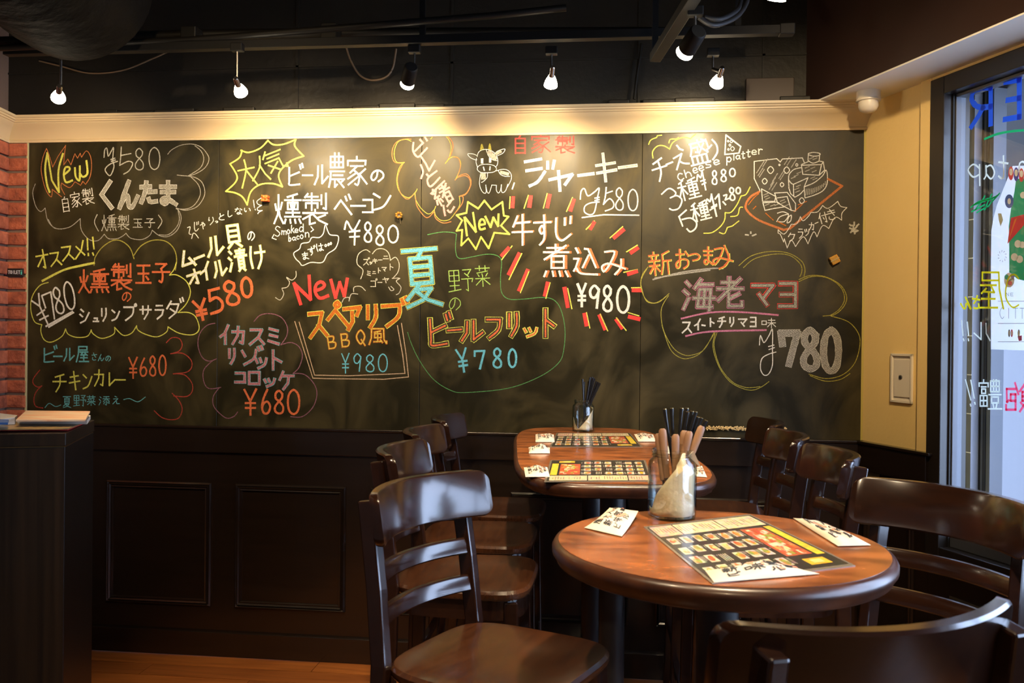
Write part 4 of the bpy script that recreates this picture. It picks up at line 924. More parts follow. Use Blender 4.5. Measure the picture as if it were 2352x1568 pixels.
# pale dried-flower garland along the foot of the board
random.seed(11)
gb = MB()
a = at_y(1622, 983, D-.02); b_ = at_y(1806, 985, D-.02)
for i in range(380):
    t = i/379; x = a.x+(b_.x-a.x)*t; z = a.z+(b_.z-a.z)*t+random.uniform(-.007,.007)
    r = random.uniform(.0018,.004)
    if .5 < t < .86 and random.random() < .8: continue
    gb.lathe([(.0005,0),(r,r),(.0005,2*r)], (x, D-.017-random.uniform(0,.006), z-r), 5)
tag(gb.build('garland', mat('straw', (.62,.46,.22), .8)), 'thin straw garland pinned along the foot of the chalkboard', 'garland')

# toilet sign on the bricks
p0 = at_y(2, 616, D-.03); p1 = at_y(51, 634, D-.03)
sg = thing('toilet_sign', 'small dark toilet sign on the red brick beside the chalkboard', 'sign', (p0.x, D-.025, p0.z))
MB().box(p0.x-.02, D-.028, p1.z, p1.x, D-.018, p0.z).build('plate', mat('sign_black', (.015,.012,.012), .4), sg, bevel=.001)
def free_text(txt, parent, x0, z0, x1, z1, Y, wd, mt, name='lettering', mirror=False):
    mb = MB(); n = len(txt); cwid = (x1-x0)/n
    for i, ch in enumerate(txt):
        if ch == ' ': continue
        for sm, pts in parse(GL[ch]):
            P = [(x0+cwid*(i+.08+.84*x/100), z1+(z0-z1)*y/100) for x, y in pts]
            if sm: P = smooth(P)
            strip(mb, P, wd, lambda q, lay: (q[0], Y, q[1]), 0)
    return mb.build(name, mt, parent)
hs_ = p0.z-p1.z
tx0 = at_y(18, 620, D-.03).x; tx1 = at_y(46, 620, D-.03).x
free_text('TOILET', sg, tx0, p1.z+hs_*.28, tx1, p1.z+hs_*.74, D-.0286, .0022, M['white'])
b = MB(); b.box(p0.x-.015, D-.0290, p1.z+hs_*.42, at_y(8,620,D-.03).x, D-.028, p1.z+hs_*.56); b.build('arrow', M['white'], sg)
b = MB(); cx = at_y(13,620,D-.03).x; b.lathe([(.0035,0),(.0035,.002)], (cx, D-.0285, p1.z+hs_*.72), 8); b.box(cx-.004, D-.0295, p1.z+hs_*.2, cx+.004, D-.028, p1.z+hs_*.62); b.build('pictogram', mat('pink_sign', (.7,.12,.2), .5), sg)
b = MB(); cx = at_y(48.5,620,D-.03).x; b.lathe([(.0035,0),(.0035,.002)], (cx, D-.0285, p1.z+hs_*.72), 8); b.box(cx-.003, D-.0295, p1.z+hs_*.2, cx+.003, D-.028, p1.z+hs_*.62); b.build('pictogram', mat('teal_sign', (.08,.45,.36), .5), sg)
# ------------------------------------------------------------------ ceiling fittings
def P(px, py, d):                                    # point seen at a pixel, d metres in front along the view axis
    r = pix(px, py); return EYE + r*(d/r.dot(FWD))
DT = 3.12
zt = P(900, 104, DT).z
ta, tb = P(-60, 122, DT), P(1790, 100, DT); ta.z = tb.z = zt
ta.y = tb.y = P(900, 104, DT).y
trk = thing('light_track', 'long black lighting track hung in front of the chalkboard wall', 'light track', (ta.x, ta.y, zt))
MB().box(ta.x, ta.y-.018, zt, tb.x, ta.y+.018, zt+.03).build('rail', M['lamp_body'], trk, bevel=.002)
MB().box(tb.x-.03, ta.y-.02, zt-.003, tb.x+.02, ta.y+.02, zt+.034).build('end_cap', M['lamp_body'], trk, bevel=.003)
for x in (ta.x+.5, ta.x+1.6, ta.x+2.7):
    MB().box(x-.01, ta.y-.01, zt+.03, x+.01, ta.y+.01, ZC).build('hanger', M['lamp_body'], trk)
t2a, t2b = P(1505, 78, 2.9), P(1700, -70, 1.95)
t2a.z = t2b.z = P(1575, 15, 2.45).z; 
trk2 = thing('light_track', 'short black lighting track running towards the viewer at the upper right', 'light track', tuple(t2a))
MB().bar([t2a, t2b], .036, .03, Vector((1,0,0))).build('rail', M['lamp_body'], trk2, bevel=.002)
MB().box(t2a.x-.01, t2a.y-.01, t2a.z, t2a.x+.01, t2a.y+.01, ZC).build('hanger', M['lamp_body'], trk2)
def lamp(px, py_top, bx, by, dep, tgt, label, kind='cone', power=30, size=84, zrail=None, fl_=True):
    top = P(px, py_top, dep); 
    bulb = P(bx, by, dep)
    if zrail is not None: top.z = zrail
    aim = (Vector(tgt)-bulb).normalized()
    o = thing('spotlight', label, 'lamp', tuple(top), 0, 'track spotlights')
    MB().box(top.x-.022, top.y-.014, top.z-.028, top.x+.022, top.y+.014, top.z).build('adapter', M['lamp_body'], o, bevel=.003)
    jn = bulb-aim*(.085 if kind == 'can' else .055)
    MB().tube([top-Vector((0,0,.025)), Vector((top.x, top.y, jn.z+.02))], .0045).build('stem', M['chrome'], o, smooth=True)
    MB().tube([Vector((top.x, top.y, jn.z+.024)), jn], .006).build('knuckle', M['lamp_body'], o, smooth=True)
    q = aim.to_track_quat('Z', 'Y')
    def lat(prof, base, n=20, caps=True):
        mb = MB(); L = [[base+q@Vector((r*math.cos(2*PI*j/n), r*math.sin(2*PI*j/n), z)) for j in range(n)] for r, z in prof]
        mb.loops(L, True, caps); return mb
    if kind == 'can':
        lat([(.020,-.095),(.024,-.09),(.026,-.02),(.024,-.018),(.022,-.03)], bulb).build('housing', M['lamp_body'], o, smooth=True)
        lat([(.021,-.03),(.024,-.006),(.025,.0),(.022,.001)], bulb).build('lit_lens', M['bulb'], o, smooth=True)
    else:
        lat([(.007,-.075),(.010,-.07),(.010,-.035),(.013,-.03)], bulb).build('housing', M['chrome' if kind == 'cone' else 'lamp_body'], o, smooth=True)
        lat([(.012,-.034),(.019,-.018),(.024,.0),(.0245,.004),(.02,.005)], bulb).build('lit_lens', M['bulb'], o, smooth=True)
    spot('lamp_light', bulb+aim*.010, tgt, power, size, 1.0)
    return o
wt = lambda px, py: at_y(px, py, D-.01)
LP = 42
lamp(140, 150, 134, 224, DT, wt(110, 470), 'leftmost track spotlight, pointing down above the brick corner', 'cone', LP*.38, 112, zt)
lamp(545, 128, 553, 211, DT, wt(640, 440), 'track spotlight above the yellow starburst, second from the left', 'cone', LP, 98, zt)
lamp(952, 112, 935, 194, DT, wt(880, 420), 'track spotlight above the pink lettering, aimed to the left', 'can', LP*1.1, 92, zt)
lamp(1267, 108, 1265, 194, DT, wt(1235, 480), 'track spotlight above the word written in large white chalk, in the middle', 'cone', LP*1.1, 96, zt)
lamp(1638, 103, 1646, 192, DT, wt(1570, 400), 'rightmost spotlight of the long track, above the cheese platter lettering', 'cone', LP*.5, 110, zt)
lamp(1597, 10, 1572, 122, 2.45, wt(1290, 560), 'larger nearer spotlight tilted to the left on the short track', 'can', 20, 66, t2a.z)
lamp(1790, -60, 1782, 0, 2.2, cw(.45, 2.6, .8), 'spotlight cut off by the top edge of the picture', 'can', 14, 80, t2a.z)

# ducts, conduits, cables
b = MB(); b.lathe([(0,0)], (0,0,0), 3) if False else None
dk = thing('air_duct', 'large round brown wrapped air duct at the upper left of the ceiling', 'duct', tuple(P(150, 10, 2.6)))
dd = Vector((-.16, 1, 0)).normalized(); c0 = P(96, -105, 2.85)
b = MB(); L = []
for i in range(26):
    t = -.25+i*.14; r = .27+.006*(i % 2)
    c = c0-dd*t; L.append([c+Vector((math.cos(a)*r*dd.y, -math.cos(a)*r*dd.x, math.sin(a)*r)) for a in [2*PI*j/36 for j in range(36)]])
b.loops(L).build('duct_body', M['duct'], dk, smooth=True)
def pipe(name, label, cat, pts, r, mt, group=None):
    o = thing(name, label, cat, tuple(pts[0]), 0, group); MB().tube([Vector(p) for p in pts], r, 10).build('tube', mt, o, smooth=True); return o
pipe('conduit', 'dark conduit sloping up from left to right under the black ceiling', 'pipe', [P(-40,112,3.25), P(430,92,3.2), P(760,66,3.1), P(1130,36,3.0), P(1300,18,3.0)], .012, M['conduit'])
c = pipe('conduit', 'thicker dark pipe running just above the lighting track', 'pipe', [P(-40,98,3.3), P(440,80,3.3), P(900,76,3.3), P(1750,74,3.3)], .020, M['conduit'])
for px, py in ((440,84), (760,76)):
    p = P(px, py, 3.25); MB().box(p.x-.03, p.y-.03, p.z-.03, p.x+.03, p.y+.03, p.z+.03).build('clamp', M['conduit'], c, bevel=.004)
ob = P(770, 72, 3.1)
def arc(pts, k=8): 
    out = []; q = [tuple(p) for p in pts]
    n = len(q)
    for i in range(n-1):
        p0, p1, p2, p3 = q[max(i-1,0)], q[i], q[i+1], q[min(i+2,n-1)]
        for j in range(k):
            t = j/k; out.append(Vector([.5*((2*p1[a])+(-p0[a]+p2[a])*t+(2*p0[a]-5*p1[a]+4*p2[a]-p3[a])*t*t+(-p0[a]+3*p1[a]-3*p2[a]+p3[a])*t**3) for a in range(3)]))
    out.append(Vector(q[-1])); return out
dw = D-.03
Y = lambda px, py, yy=dw: at_y(px, py, yy)
pipe('hanging_cable', 'tan cable hanging in a deep loop above the middle of the crown moulding', 'cable', arc([Y(795,108), Y(806,140), Y(826,172), Y(852,184), Y(884,178), Y(902,156), Y(910,112)]), .0045, M['cable'])
pipe('hanging_cable', 'thin slack cable sagging between the first two spotlights', 'cable', arc([Y(90,140), Y(140,152), Y(205,168), Y(280,162), Y(350,135), Y(400,112)]), .0035, M['cable'])
pipe('wall_conduit', 'thin conduit dropping down the black wall between two spotlights', 'pipe', arc([Y(1474,100), Y(1470,130), Y(1463,175), Y(1457,228)]), .006, M['conduit'])
for i, lb in enumerate(('black cable curling beside the near spotlight, outer loop', 'black cable curling beside the near spotlight, inner loop')):
    q = i*14
    pipe('hanging_cable', lb, 'cable', arc([P(1605+q,40,2.5), P(1640+q,58-q,2.5), P(1690,40-q,2.55), P(1715-q,5,2.6), P(1722-q,-40,2.65)]), .007, M['blackrub'])

# dome detector under the soffit
p = P(1995, 206, 1); d = pix(1995, 207); pt = EYE+d*((zs-H)/d.z)
det = thing('smoke_detector', 'ivory dome detector under the pale soffit near the corner', 'detector', tuple(pt))
b = MB(); b.lathe([(.043,-.006),(.043,-.030),(.041,-.034),(.044,-.036),(.044,-.042),(.036,-.044)], tuple(pt), 32); b.build('mount', M['plastic'], det, smooth=True)
b = MB(); b.lathe([(.036,-.042),(.036,-.062),(.030,-.076),(.018,-.083),(.004,-.085)], tuple(pt), 32); b.build('dome', M['plastic'], det, smooth=True)
d = pix(2110, 192); 
# recessed key switch
sw = thing('key_switch', 'narrow recessed metal key switch on the cream wall', 'switch', tuple(at_r(2072, 868)))
def rrect(px0, py0, px1, py1, o0, o1):
    s0, s1 = s_r(px0, (py0+py1)/2), s_r(px1, (py0+py1)/2); z1, z0 = at_r((px0+px1)/2, py0).z, at_r((px0+px1)/2, py1).z
    return s0, s1, z0, z1, o0, o1
a = rrect(2049, 812, 2098, 925, 0, 0); b = MB(); s0, s1, z0, z1 = a[:4]; tk = .009
for q in ((s0, s0+tk, z0, z1), (s1-tk, s1, z0, z1), (s0, s1, z0, z0+tk), (s0, s1, z1-tk, z1)): wseg(b, *q, .009, .0)
b.build('frame', M['plastic'], sw, bevel=.001)
b = MB(); wseg(b, s0+.006, s1-.006, z0+.006, z1-.006, .002, 0); b.build('back_plate', M['plastic'], sw)
b = MB(); wseg(b, s0+.016, s1-.012, z0+.022, z1-.022, .006, 0); b.build('cover', M['plastic'], sw, bevel=.001)
kp = at_r(2069, 866, .006)
b = MB(); L = [[kp+U*(.008*math.cos(t))*1+Vector((0,0,.008*math.sin(t)))+N*o for t in [2*PI*j/16 for j in range(16)]] for o in (0, .003)]; b.loops(L).build('keyhole', M['steel'], sw)
b = MB(); L = [[kp+U*(.0045*math.cos(t))+Vector((0,0,.0045*math.sin(t)))+N*o for t in [2*PI*j/12 for j in range(12)]] for o in (.002, .0038)]; b.loops(L).build('key_slot', M['ink'], sw)
ol = thing('outlet_plate', 'small blank metal plate on the dark wainscot below the cream wall', 'plate', tuple(at_r(2005, 1084)))
s0, s1, z0, z1 = rrect(1983, 1072, 2027, 1100, 0, 0)[:4]
b = MB(); wseg(b, s0, s1, z0, z1, .018, .012); b.build('plate', mat('dull_brass_plate', (.16,.14,.09), .35, metal=.6), ol, bevel=.001)
b = MB(); wseg(b, s0+.004, s0+.008, (z0+z1)/2-.002, (z0+z1)/2+.002, .0195, .012); b.build('screw', M['steel'], ol)

# ------------------------------------------------------------------ window lettering and poster
def wput(px, py, off_=-.045):
    p = at_r(px, py, off_); q = p-CRN; return (q.dot(U), p.z)
wl = thing('window_lettering', 'handwritten coloured marker lettering on the window, seen in mirror image', 'lettering', tuple(at_r(2280, 500, -.04)))
def gwrite(items, wd_px, mt, label=None):
    mb = MB(); wd = wd_px*(wput(2281,600)[0]-wput(2280,600)[0])*.75
    for it in items:
        ch, x0, y0, x1, y1 = it[:5]; sk = it[5] if len(it) > 5 else 0
        for sm, pts in parse(GL.get(ch, ch)):
            if ch in GL: pts = [(x1-(x1-x0)*x/100, y0+(y1-y0)*y/100 + sk*((100-x)/100)) for x, y in pts]     # mirrored
            if sm: pts = smooth(pts)
            strip(mb, [wput(x, y) for x, y in pts], wd, lambda q, lay: Rw(q[0], q[1], -.0445+.00003*lay), 0)
    return mb.build('marker_lettering', mt, wl, label=label)
def mk(n, c):
    m = mat(n, c, .5); nt = m.node_tree; tr = nt.nodes.new('ShaderNodeBsdfTranslucent'); tr.inputs[0].default_value = (*c, 1)
    ms = nt.nodes.new('ShaderNodeMixShader'); ms.inputs[0].default_value = .65
    nt.links.new(nt.nodes['Principled BSDF'].outputs[0], ms.inputs[1]); nt.links.new(tr.outputs[0], ms.inputs[2]); nt.links.new(ms.outputs[0], nt.nodes['Material Output'].inputs[0]); return m
B_ = mk('blue_marker', (.02,.10,.62)); G_ = mk('green_marker', (.01,.42,.14)); W_ = mk('white_marker', (.75,.85,.80)); Y_ = mk('yellow_marker', (.80,.74,.02)); P_ = mk('pink_marker', (.85,.10,.22))
gwrite([('R', 2225, 203, 2284, 296, -8), ('E', 2302, 184, 2348, 280, -8)], 14, B_, 'blue capital letters')
gwrite([('~2262 319 2290 308 2320 302 2352 299', 0,0,0,0)], 6, G_)
gwrite([('~2230 476 2250 462 2275 458 2292 448;2232 486 2262 470;2240 468 2270 456;2262 482 2270 462;2270 474 2280 460;2234 472 2286 452;2244 488 2268 474;2256 462 2262 450;2240 482 2250 468;2280 462 2296 444;2272 458 2278 446', 0,0,0,0)], 4, G_, 'green pine sprig')
gwrite([('p', 2219, 375, 2256, 414), ('a', 2259, 372, 2288, 414), ('t', 2290, 358, 2318, 412), ('n', 2336, 368, 2362, 395)], 4.5, W_, 'white lower case letters')
gwrite([('屋', 2248, 618, 2306, 710), ('さ', 2232, 678, 2252, 710), ('ん', 2206, 682, 2231, 710)], 5, Y_, 'yellow characters')
gwrite([('~2340 640 2330 630 2316 640 2310 680 2325 705 2340 700', 0,0,0,0)], 4, Y_)
gwrite([('ル', 2236, 738, 2276, 784)], 4, W_)
gwrite([('2209 736 2212 770;2213 778 2214 782;2222 740 2225 770;2224 778 2225 782', 0,0,0,0)], 4.5, W_)
gwrite([('富', 2247, 872, 2272, 934), ('豊', 2270, 872, 2301, 940), ('2218 872 2230 918;2229 928 2230 932;2230 873 2238 914;2239 924 2240 928', 0,0,0,0)], 4, W_, 'white characters')
gwrite([('飽', 2310, 878, 2372, 946)], 6, P_, 'pink character')
# poster taped on the outside of the glass
ps = thing('poster', 'white illustrated beer festival poster on the window glass, its top narrowing', 'poster', tuple(at_r(2320, 600, -.06)))
PO = -.058
outl = [(2326,381),(2318,400),(2310,420),(2300,445),(2290,470),(2282,500),(2277,530),(2276,600),(2276,802),(2392,806),(2392,378),(2360,380)]
def wpoly(mb, pts, o, th, col=None):
    F_ = [at_r(x, y, o) for x, y in pts]; B2 = [p-N*th for p in F_]; n = len(pts)
    return mb.add(F_+B2, [tuple(range(n)), tuple(reversed(range(n, 2*n)))]+[(i, (i+1) % n, n+(i+1) % n, n+i) for i in range(n)], col)
pm = bpy.data.materials.new('backlit_paper'); pm.use_nodes = True; nt = pm.node_tree
tr = nt.nodes.new('ShaderNodeBsdfTranslucent'); tr.inputs[0].default_value = (.85,.87,.92,1); ms = nt.nodes.new('ShaderNodeMixShader'); ms.inputs[0].default_value = .6
nt.nodes['Principled BSDF'].inputs['Base Color'].default_value = (.85,.85,.88,1)
nt.links.new(nt.nodes['Principled BSDF'].outputs[0], ms.inputs[1]); nt.links.new(tr.outputs[0], ms.inputs[2]); nt.links.new(ms.outputs[0], nt.nodes['Material Output'].inputs[0])
so_ = MB().add([at_r(x, y, PO) for x, y in outl], [tuple(range(len(outl)))]); so_.build('sheet', pm, ps)
pr = MB()
def flat(pts, col, o=.0006): pr.add([at_r(x, y, PO+o) for x, y in pts], [tuple(range(len(pts)))], col)
def disc(cx, cy, rx, ry, col, o=.0009, n=14): flat([(cx+rx*math.cos(2*PI*i/n), cy+ry*math.sin(2*PI*i/n)) for i in range(n)], col, o)
flat([(2334,410),(2330,440),(2322,480),(2317,520),(2318,570),(2318,625),(2336,640),(2392,655),(2392,410)], (.02,.50,.32))
flat([(2314,560),(2322,500),(2360,490),(2362,505)], (.75,.05,.08), .0012)
flat([(2314,560),(2330,505),(2336,500)], (.85,.25,.05), .0014)
for cx, cy, c in ((2322,398,(.75,.1,.12)),(2334,400,(.1,.1,.6)),(2346,402,(.75,.1,.12))): disc(cx, cy, 6, 16, c); disc(cx, cy-3, 4, 8, (.9,.9,.9), .0013)
disc(2318,462,10,16,(.06,.14,.6),.0012); disc(2318,462,4,7,(.85,.85,.95),.0015)
for cx, cy, r in ((2338,560,8),(2348,562,7),(2330,590,8),(2342,595,8),(2350,448,7)): disc(cx, cy, r, r*1.1, (.85,.87,.9), .0012)
disc(2318,643,12,17,(.7,.72,.78),.0008); disc(2318,640,9,13,(.86,.87,.9),.001); disc(2312,636,5,6,(.05,.45,.35),.0013); disc(2320,650,5,5,(.7,.12,.2),.0013); disc(2326,634,4,6,(.15,.15,.5),.0014)
flat([(2292,490),(2300,490),(2304,505),(2298,520),(2294,505)], (.55,.55,.40))
for k_ in range(10):
    a_ = k_*2*PI/10; flat([(2302+6*math.cos(a_), 588+8*math.sin(a_)), (2302+11*math.cos(a_+.2), 588+14*math.sin(a_+.2)), (2302+10*math.cos(a_+.35), 588+13*math.sin(a_+.35))], (.5,.5,.5))
for y_ in (691, 742, 784): flat([(2292,y_),(2380,y_),(2380,y_+1.2),(2292,y_+1.2)], (.35,.35,.35))
for cx, c in ((2318,(.2,.2,.2)),(2324,(.8,.1,.3)),(2340,(.3,.3,.3))): disc(cx, 765, 2.6, 9, c); disc(cx, 765, 1.4, 6, (.88,.88,.9), .0012)
flat([(2337,772),(2347,770),(2347,782),(2340,783)], (.6,.1,.35))
pr.build('printed_art', M['flat'], ps)
lt = MB()
def ptext(txt, x0, y0, x1, y1, wpx):
    cwid = (x1-x0)/len(txt)
    for i, ch in enumerate(txt):
        if ch == ' ': continue
        for sm, pts in parse(GL[ch]):
            pts = [(x0+cwid*(i+.1+.8*x/100), y0+(y1-y0)*y/100) for x, y in pts]
            if sm: pts = smooth(pts)
            strip(lt, [wput(x, y, PO) for x, y in pts], wpx*.0011, lambda q, l: Rw(q[0], q[1], PO+.0012+.0001*l), 0)
ptext('CITTA', 2294, 706, 2372, 732, 1.2); ptext('NE', 2310, 672, 2330, 680, 1)
lt.build('poster_lettering', M['ink'], ps)

# ------------------------------------------------------------------ tables
TH = 1.02
def superpt(a, rx, ry, n):
    c, s = math.cos(a), math.sin(a); r = (abs(c)**n+abs(s)**n)**(-1/n); return (rx*r*c, ry*r*s)
def table(label, loc, rz, rx, ry, n, cols, ht=TH):
    o = thing('dining_table', label, 'table', tuple(loc), rz)
    R_ = Matrix.Rotation(rz, 3, 'Z'); loc = Vector(loc)
    def ring(inset, z, m_=72): return [loc+R_@Vector((*superpt(2*PI*j/m_, rx-inset, ry-inset, n), 0))+Vector((0,0,z)) for j in range(m_)]
    MB().loops([ring(.012, ht-.004), ring(.012, ht-.0005), ring(.03, ht)]).build('tabletop', M['table'], o, smooth=True)
    MB().loops([ring(.05, ht-.004), ring(.012, ht-.0012), ring(.005, ht-.004), ring(.0005, ht-.012), ring(.001, ht-.022), ring(.007, ht-.030), ring(.009, ht-.036), ring(.016, ht-.040), ring(.05, ht-.041)], True, True).build('edge_moulding', M['tedge'], o, smooth=True)
    for cx, cy in cols:
        c = loc+R_@Vector((cx, cy, 0))
        b = MB(); b.lathe([(.037,.022),(.037,ht-.05)], tuple(c), 28); b.build('column', M['iron'], o, smooth=True)
        b = MB(); b.lathe([(.10,ht-.048),(.10,ht-.041)], tuple(c), 24); b.build('mounting_plate', M['iron'], o)
        b = MB(); b.lathe([(.21,0),(.21,.006),(.19,.014),(.06,.024),(.045,.04),(.03,.04)], tuple(c), 40); b.build('base', M['iron'], o, smooth=True)
        b = MB(); b.lathe([(.0385,.16),(.0385,.185)], tuple(c), 28); b.build('collar', M['steel'], o, smooth=True)
    return o
tn = cw(.372, 1.553); RZ = -YAW*-1
table('round mahogany pedestal table in the foreground with one menu and a cutlery jar', tn, 0, .297, .297, 2, [(0,0)])
tf_ = cw(.290, 2.845)
table('long boat-shaped wooden table standing against the chalkboard wall between two rows of chairs', tf_, -YAW, .282, .69, 4.4, [(-.005,.16), (.005,-.34)])

# ------------------------------------------------------------------ chairs
def make_chair():
    o = thing('bar_chair', '', 'chair', (0,0,0), 0, 'tall dark wooden chairs around the tables')
    SZ = .76
    def seat_ring(ins, z):
        out = []
        for j in range(80):
            a = 2*PI*j/80; x, y = superpt(a, .182-ins, .180-ins, 4.4)
            x *= 1+.06*(y/.18); out.append(Vector((x, y, z)))
        return out
    MB().loops([seat_ring(.004, SZ-.024), seat_ring(0, SZ-.018), seat_ring(0, SZ-.008), seat_ring(.006, SZ-.001), seat_ring(.03, SZ), seat_ring(.09, SZ-.006), seat_ring(.15, SZ-.008)]).build('seat', M['seat'], o, smooth=True)
    MB().loops([seat_ring(.014, SZ-.075), seat_ring(.014, SZ-.023), seat_ring(.04, SZ-.023), seat_ring(.04, SZ-.075), seat_ring(.014, SZ-.075)], True, False).build('apron', M['chair'], o, smooth=True)
    # back posts run from the floor to the rail
    for s in (-1, 1):
        MB().bar([(s*.168,-.205,0),(s*.164,-.172,.45),(s*.160,-.166,SZ),(s*.156,-.182,.90),(s*.152,-.208,1.066)], .024, .036, Vector((1,0,0))).build('back_leg', M['chair'], o, bevel=.004)
        MB().bar([(s*.168,.150,0),(s*.152,.135,SZ-.03)], .034, .034, Vector((1,0,0))).build('front_leg', M['chair'], o, bevel=.004)
        MB().bar([(s*.168,-.178,.33),(s*.170,.140,.33)], .016, .028, Vector((1,0,0))).build('side_stretcher', M['chair'], o, bevel=.003)
    def arcpt(x, hw, sag, y0): return y0 - sag*(1-(x/hw)**2)
    def rail(hw, z0, z1, sag, y0, th, lean, nm, rnd):
        L = []; n = 40
        for i in range(n+1):
            x = -hw*math.cos(PI*i/n); e = max(0, (abs(x)-(hw-rnd))/rnd) if rnd else 0
            sh = rnd*(1-math.sqrt(max(0, 1-e*e))) if rnd else 0
            sh = min(sh, (z1-z0)*.42)
            a, b_ = z0+sh, z1-sh
            y = arcpt(x, hw, sag, y0); yt = y-lean*(b_-z0)/(z1-z0); yb = y-lean*(a-z0)/(z1-z0)
            r = .004
            L.append([Vector((x, yb-th/2, a+r)), Vector((x, yb-th/2+r, a)), Vector((x, yb+th/2-r, a)), Vector((x, yb+th/2, a+r)),
                      Vector((x, yt+th/2, b_-r)), Vector((x, yt+th/2-r, b_)), Vector((x, yt-th/2+r, b_)), Vector((x, yt-th/2, b_-r))])
        return MB().loops(L).build(nm, M['chair'], o, smooth=True)
    rail(.190, .986, 1.086, .070, -.148, .024, .016, 'top_rail', .020)
    rail(.147, .905, .940, .034, -.181, .016, .005, 'back_slat', 0)
    rail(.149, .825, .860, .032, -.172, .016, .005, 'back_slat', 0)
    MB().bar([(-.172,.145,.28),(0,.145,.28),(.172,.145,.28)], .022, .030, Vector((0,1,0))).build('foot_rail', M['chair'], o, bevel=.003)
    MB().bar([(-.164,-.178,.40),(.164,-.178,.40)], .018, .026, Vector((0,1,0))).build('rear_stretcher', M['chair'], o, bevel=.003)
    L = [Vector((.150*math.cos(a), -.02+.15*math.sin(a), .54)) for a in [PI*j/14 for j in range(15)]]
    MB().bar(L, .012, .022, Vector((0,0,1))).build('bent_brace', M['chair'], o, bevel=.002)
    return o
chair = make_chair()
def face(dx, dd):                                     # heading from camera-aligned direction
    v = cw(dx, dd); return math.atan2(v.y, v.x)-PI/2
def put_chair(cx, d, fx, fd, label, first=False):
    """cx, d: middle of the top rail in camera-aligned floor coordinates"""
    rz = face(fx, fd); c = cw(cx, d); back = Matrix.Rotation(rz, 3, 'Z')@Vector((0,-.165,0))
    loc = (c.x-back.x, c.y-back.y, 0)
    if first: chair.location = loc; chair.rotation_euler = (0,0,rz); chair['label'] = label
    else: dup(chair, loc, rz, label)
for ch in chair.children: ch.matrix_parent_inverse = Matrix.Identity(4)
put_chair(-.158, 1.778, .86, -.51, 'tall dark wooden chair in front with a bluish sheen, left of the round table', True)
put_chair(-.274, 2.335, .98, -.12, 'tall dark wooden chair on the left of the long table, nearest to the viewer')
put_chair(-.262, 2.79, .995, -.10, 'tall dark wooden chair in the middle of the row left of the long table')
put_chair(-.215, 3.235, .995, -.10, 'tall reddish lit wooden chair on the left of the long table, closest to the chalkboard')
put_chair(.915, 3.19, -.995, .10, 'tall dark wooden chair on the right of the long table, closest to the chalkboard')
put_chair(.858, 2.76, -.995, .10, 'tall dark wooden chair in the middle of the row right of the long table')
put_chair(.842, 2.335, -.99, .06, 'tall dark wooden chair right of the long table, blue lit edge, nearest to the viewer')
put_chair(.850, 1.735, -.87, -.49, 'tall dark wooden chair between the round table and the window')
put_chair(.400, .965, -.28, .96, 'tall dark wooden chair seen from behind at the bottom right corner')

# ------------------------------------------------------------------ host stand with magazines
zc_ = 1.10
c1 = at_z(151.5, 994, zc_); c2 = at_z(217, 964, zc_)
ed = (c2-c1); ed.z = 0; ed.normalize(); en = Vector((-ed.y, ed.x, 0)); 
if en.x > 0: en = -en
stand = thing('host_stand', 'tall dark striped wood stand at the left edge of the picture', 'cabinet', (c1.x, c1.y, 0))
wdt = .62
def sbox(z0, z1, g=0, dep=1.0):
    a_ = Vector((c1.x, c1.y, 0))-ed*g-en*g; b_ = Vector((c2.x, c2.y, 0))+ed*g-en*g
    q = [a_, b_, b_+en*(wdt+g), a_+en*(wdt+g)]
    return MB().hexa([v+Vector((0,0,z0)) for v in q]+[v+Vector((0,0,z1)) for v in q])
zb_ = at_z(151, 1032, zc_).z
zb_ = H-(1032-773)*(c1-EYE).dot(FWD)/F
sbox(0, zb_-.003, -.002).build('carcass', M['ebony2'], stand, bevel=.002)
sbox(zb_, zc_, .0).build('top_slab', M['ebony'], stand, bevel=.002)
sbox(zb_-.004, zb_+.0005, -.003).build('shadow_gap', M['brass'], stand)
# front veneer sheet
a_ = Vector((c1.x, c1.y, 0)); q = [a_-ed*.001+en*.003, a_-ed*.001+en*wdt, a_-ed*.003+en*wdt, a_-ed*.003+en*.003]
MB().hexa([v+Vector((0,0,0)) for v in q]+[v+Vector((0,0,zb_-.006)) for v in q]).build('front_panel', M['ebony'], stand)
def sheet_px(name, corners, z0, z1, mt, parent, jit=0):
    q = [at_z(x, y, z0) for x, y in corners]; return MB().hexa([v for v in q]+[v+Vector((0,0,z1-z0)) for v in q]).build(name, mt, parent)
red = mat('red_cover', (.55,.03,.03), .3); wh = mat('magazine_paper', (.60,.52,.38), .4, noise=((9,30,30), .95, (.60,.26,.12)))
mg = thing('magazine', 'magazine with a red cover at the bottom of the pile on the stand', 'magazine', tuple(at_z(90,980,zc_)), 0, 'magazines on the stand')
sheet_px('cover', [(-60,990),(155,988),(196,972),(-30,970)], zc_+.001, zc_+.008, red, mg)
sheet_px('page_block', [(-60,988),(156,986),(197,970),(-30,968)], zc_+.008, zc_+.011, mat('cover_print', (.36,.22,.08), .35, noise=((40,40,40), .9, (.06,.08,.05))), mg)
mg = thing('magazine', 'white magazine lying slanted on top of the pile on the stand', 'magazine', tuple(at_z(120,965,zc_)), 0, 'magazines on the stand')
sheet_px('cover', [(40,972),(200,974),(208,962),(60,958)], zc_+.012, zc_+.024, M['paper'], mg)
b = MB(); q = [at_z(x, y, zc_+.026) for x, y in ((36,968),(196,968),(207,955),(60,952))]; up = [0,.001,.010,.008]
b.hexa([q[i]+Vector((0,0,up[i])) for i in range(4)]+[q[i]+Vector((0,0,up[i]+.005)) for i in range(4)]); b.build('page_block', wh, mg)
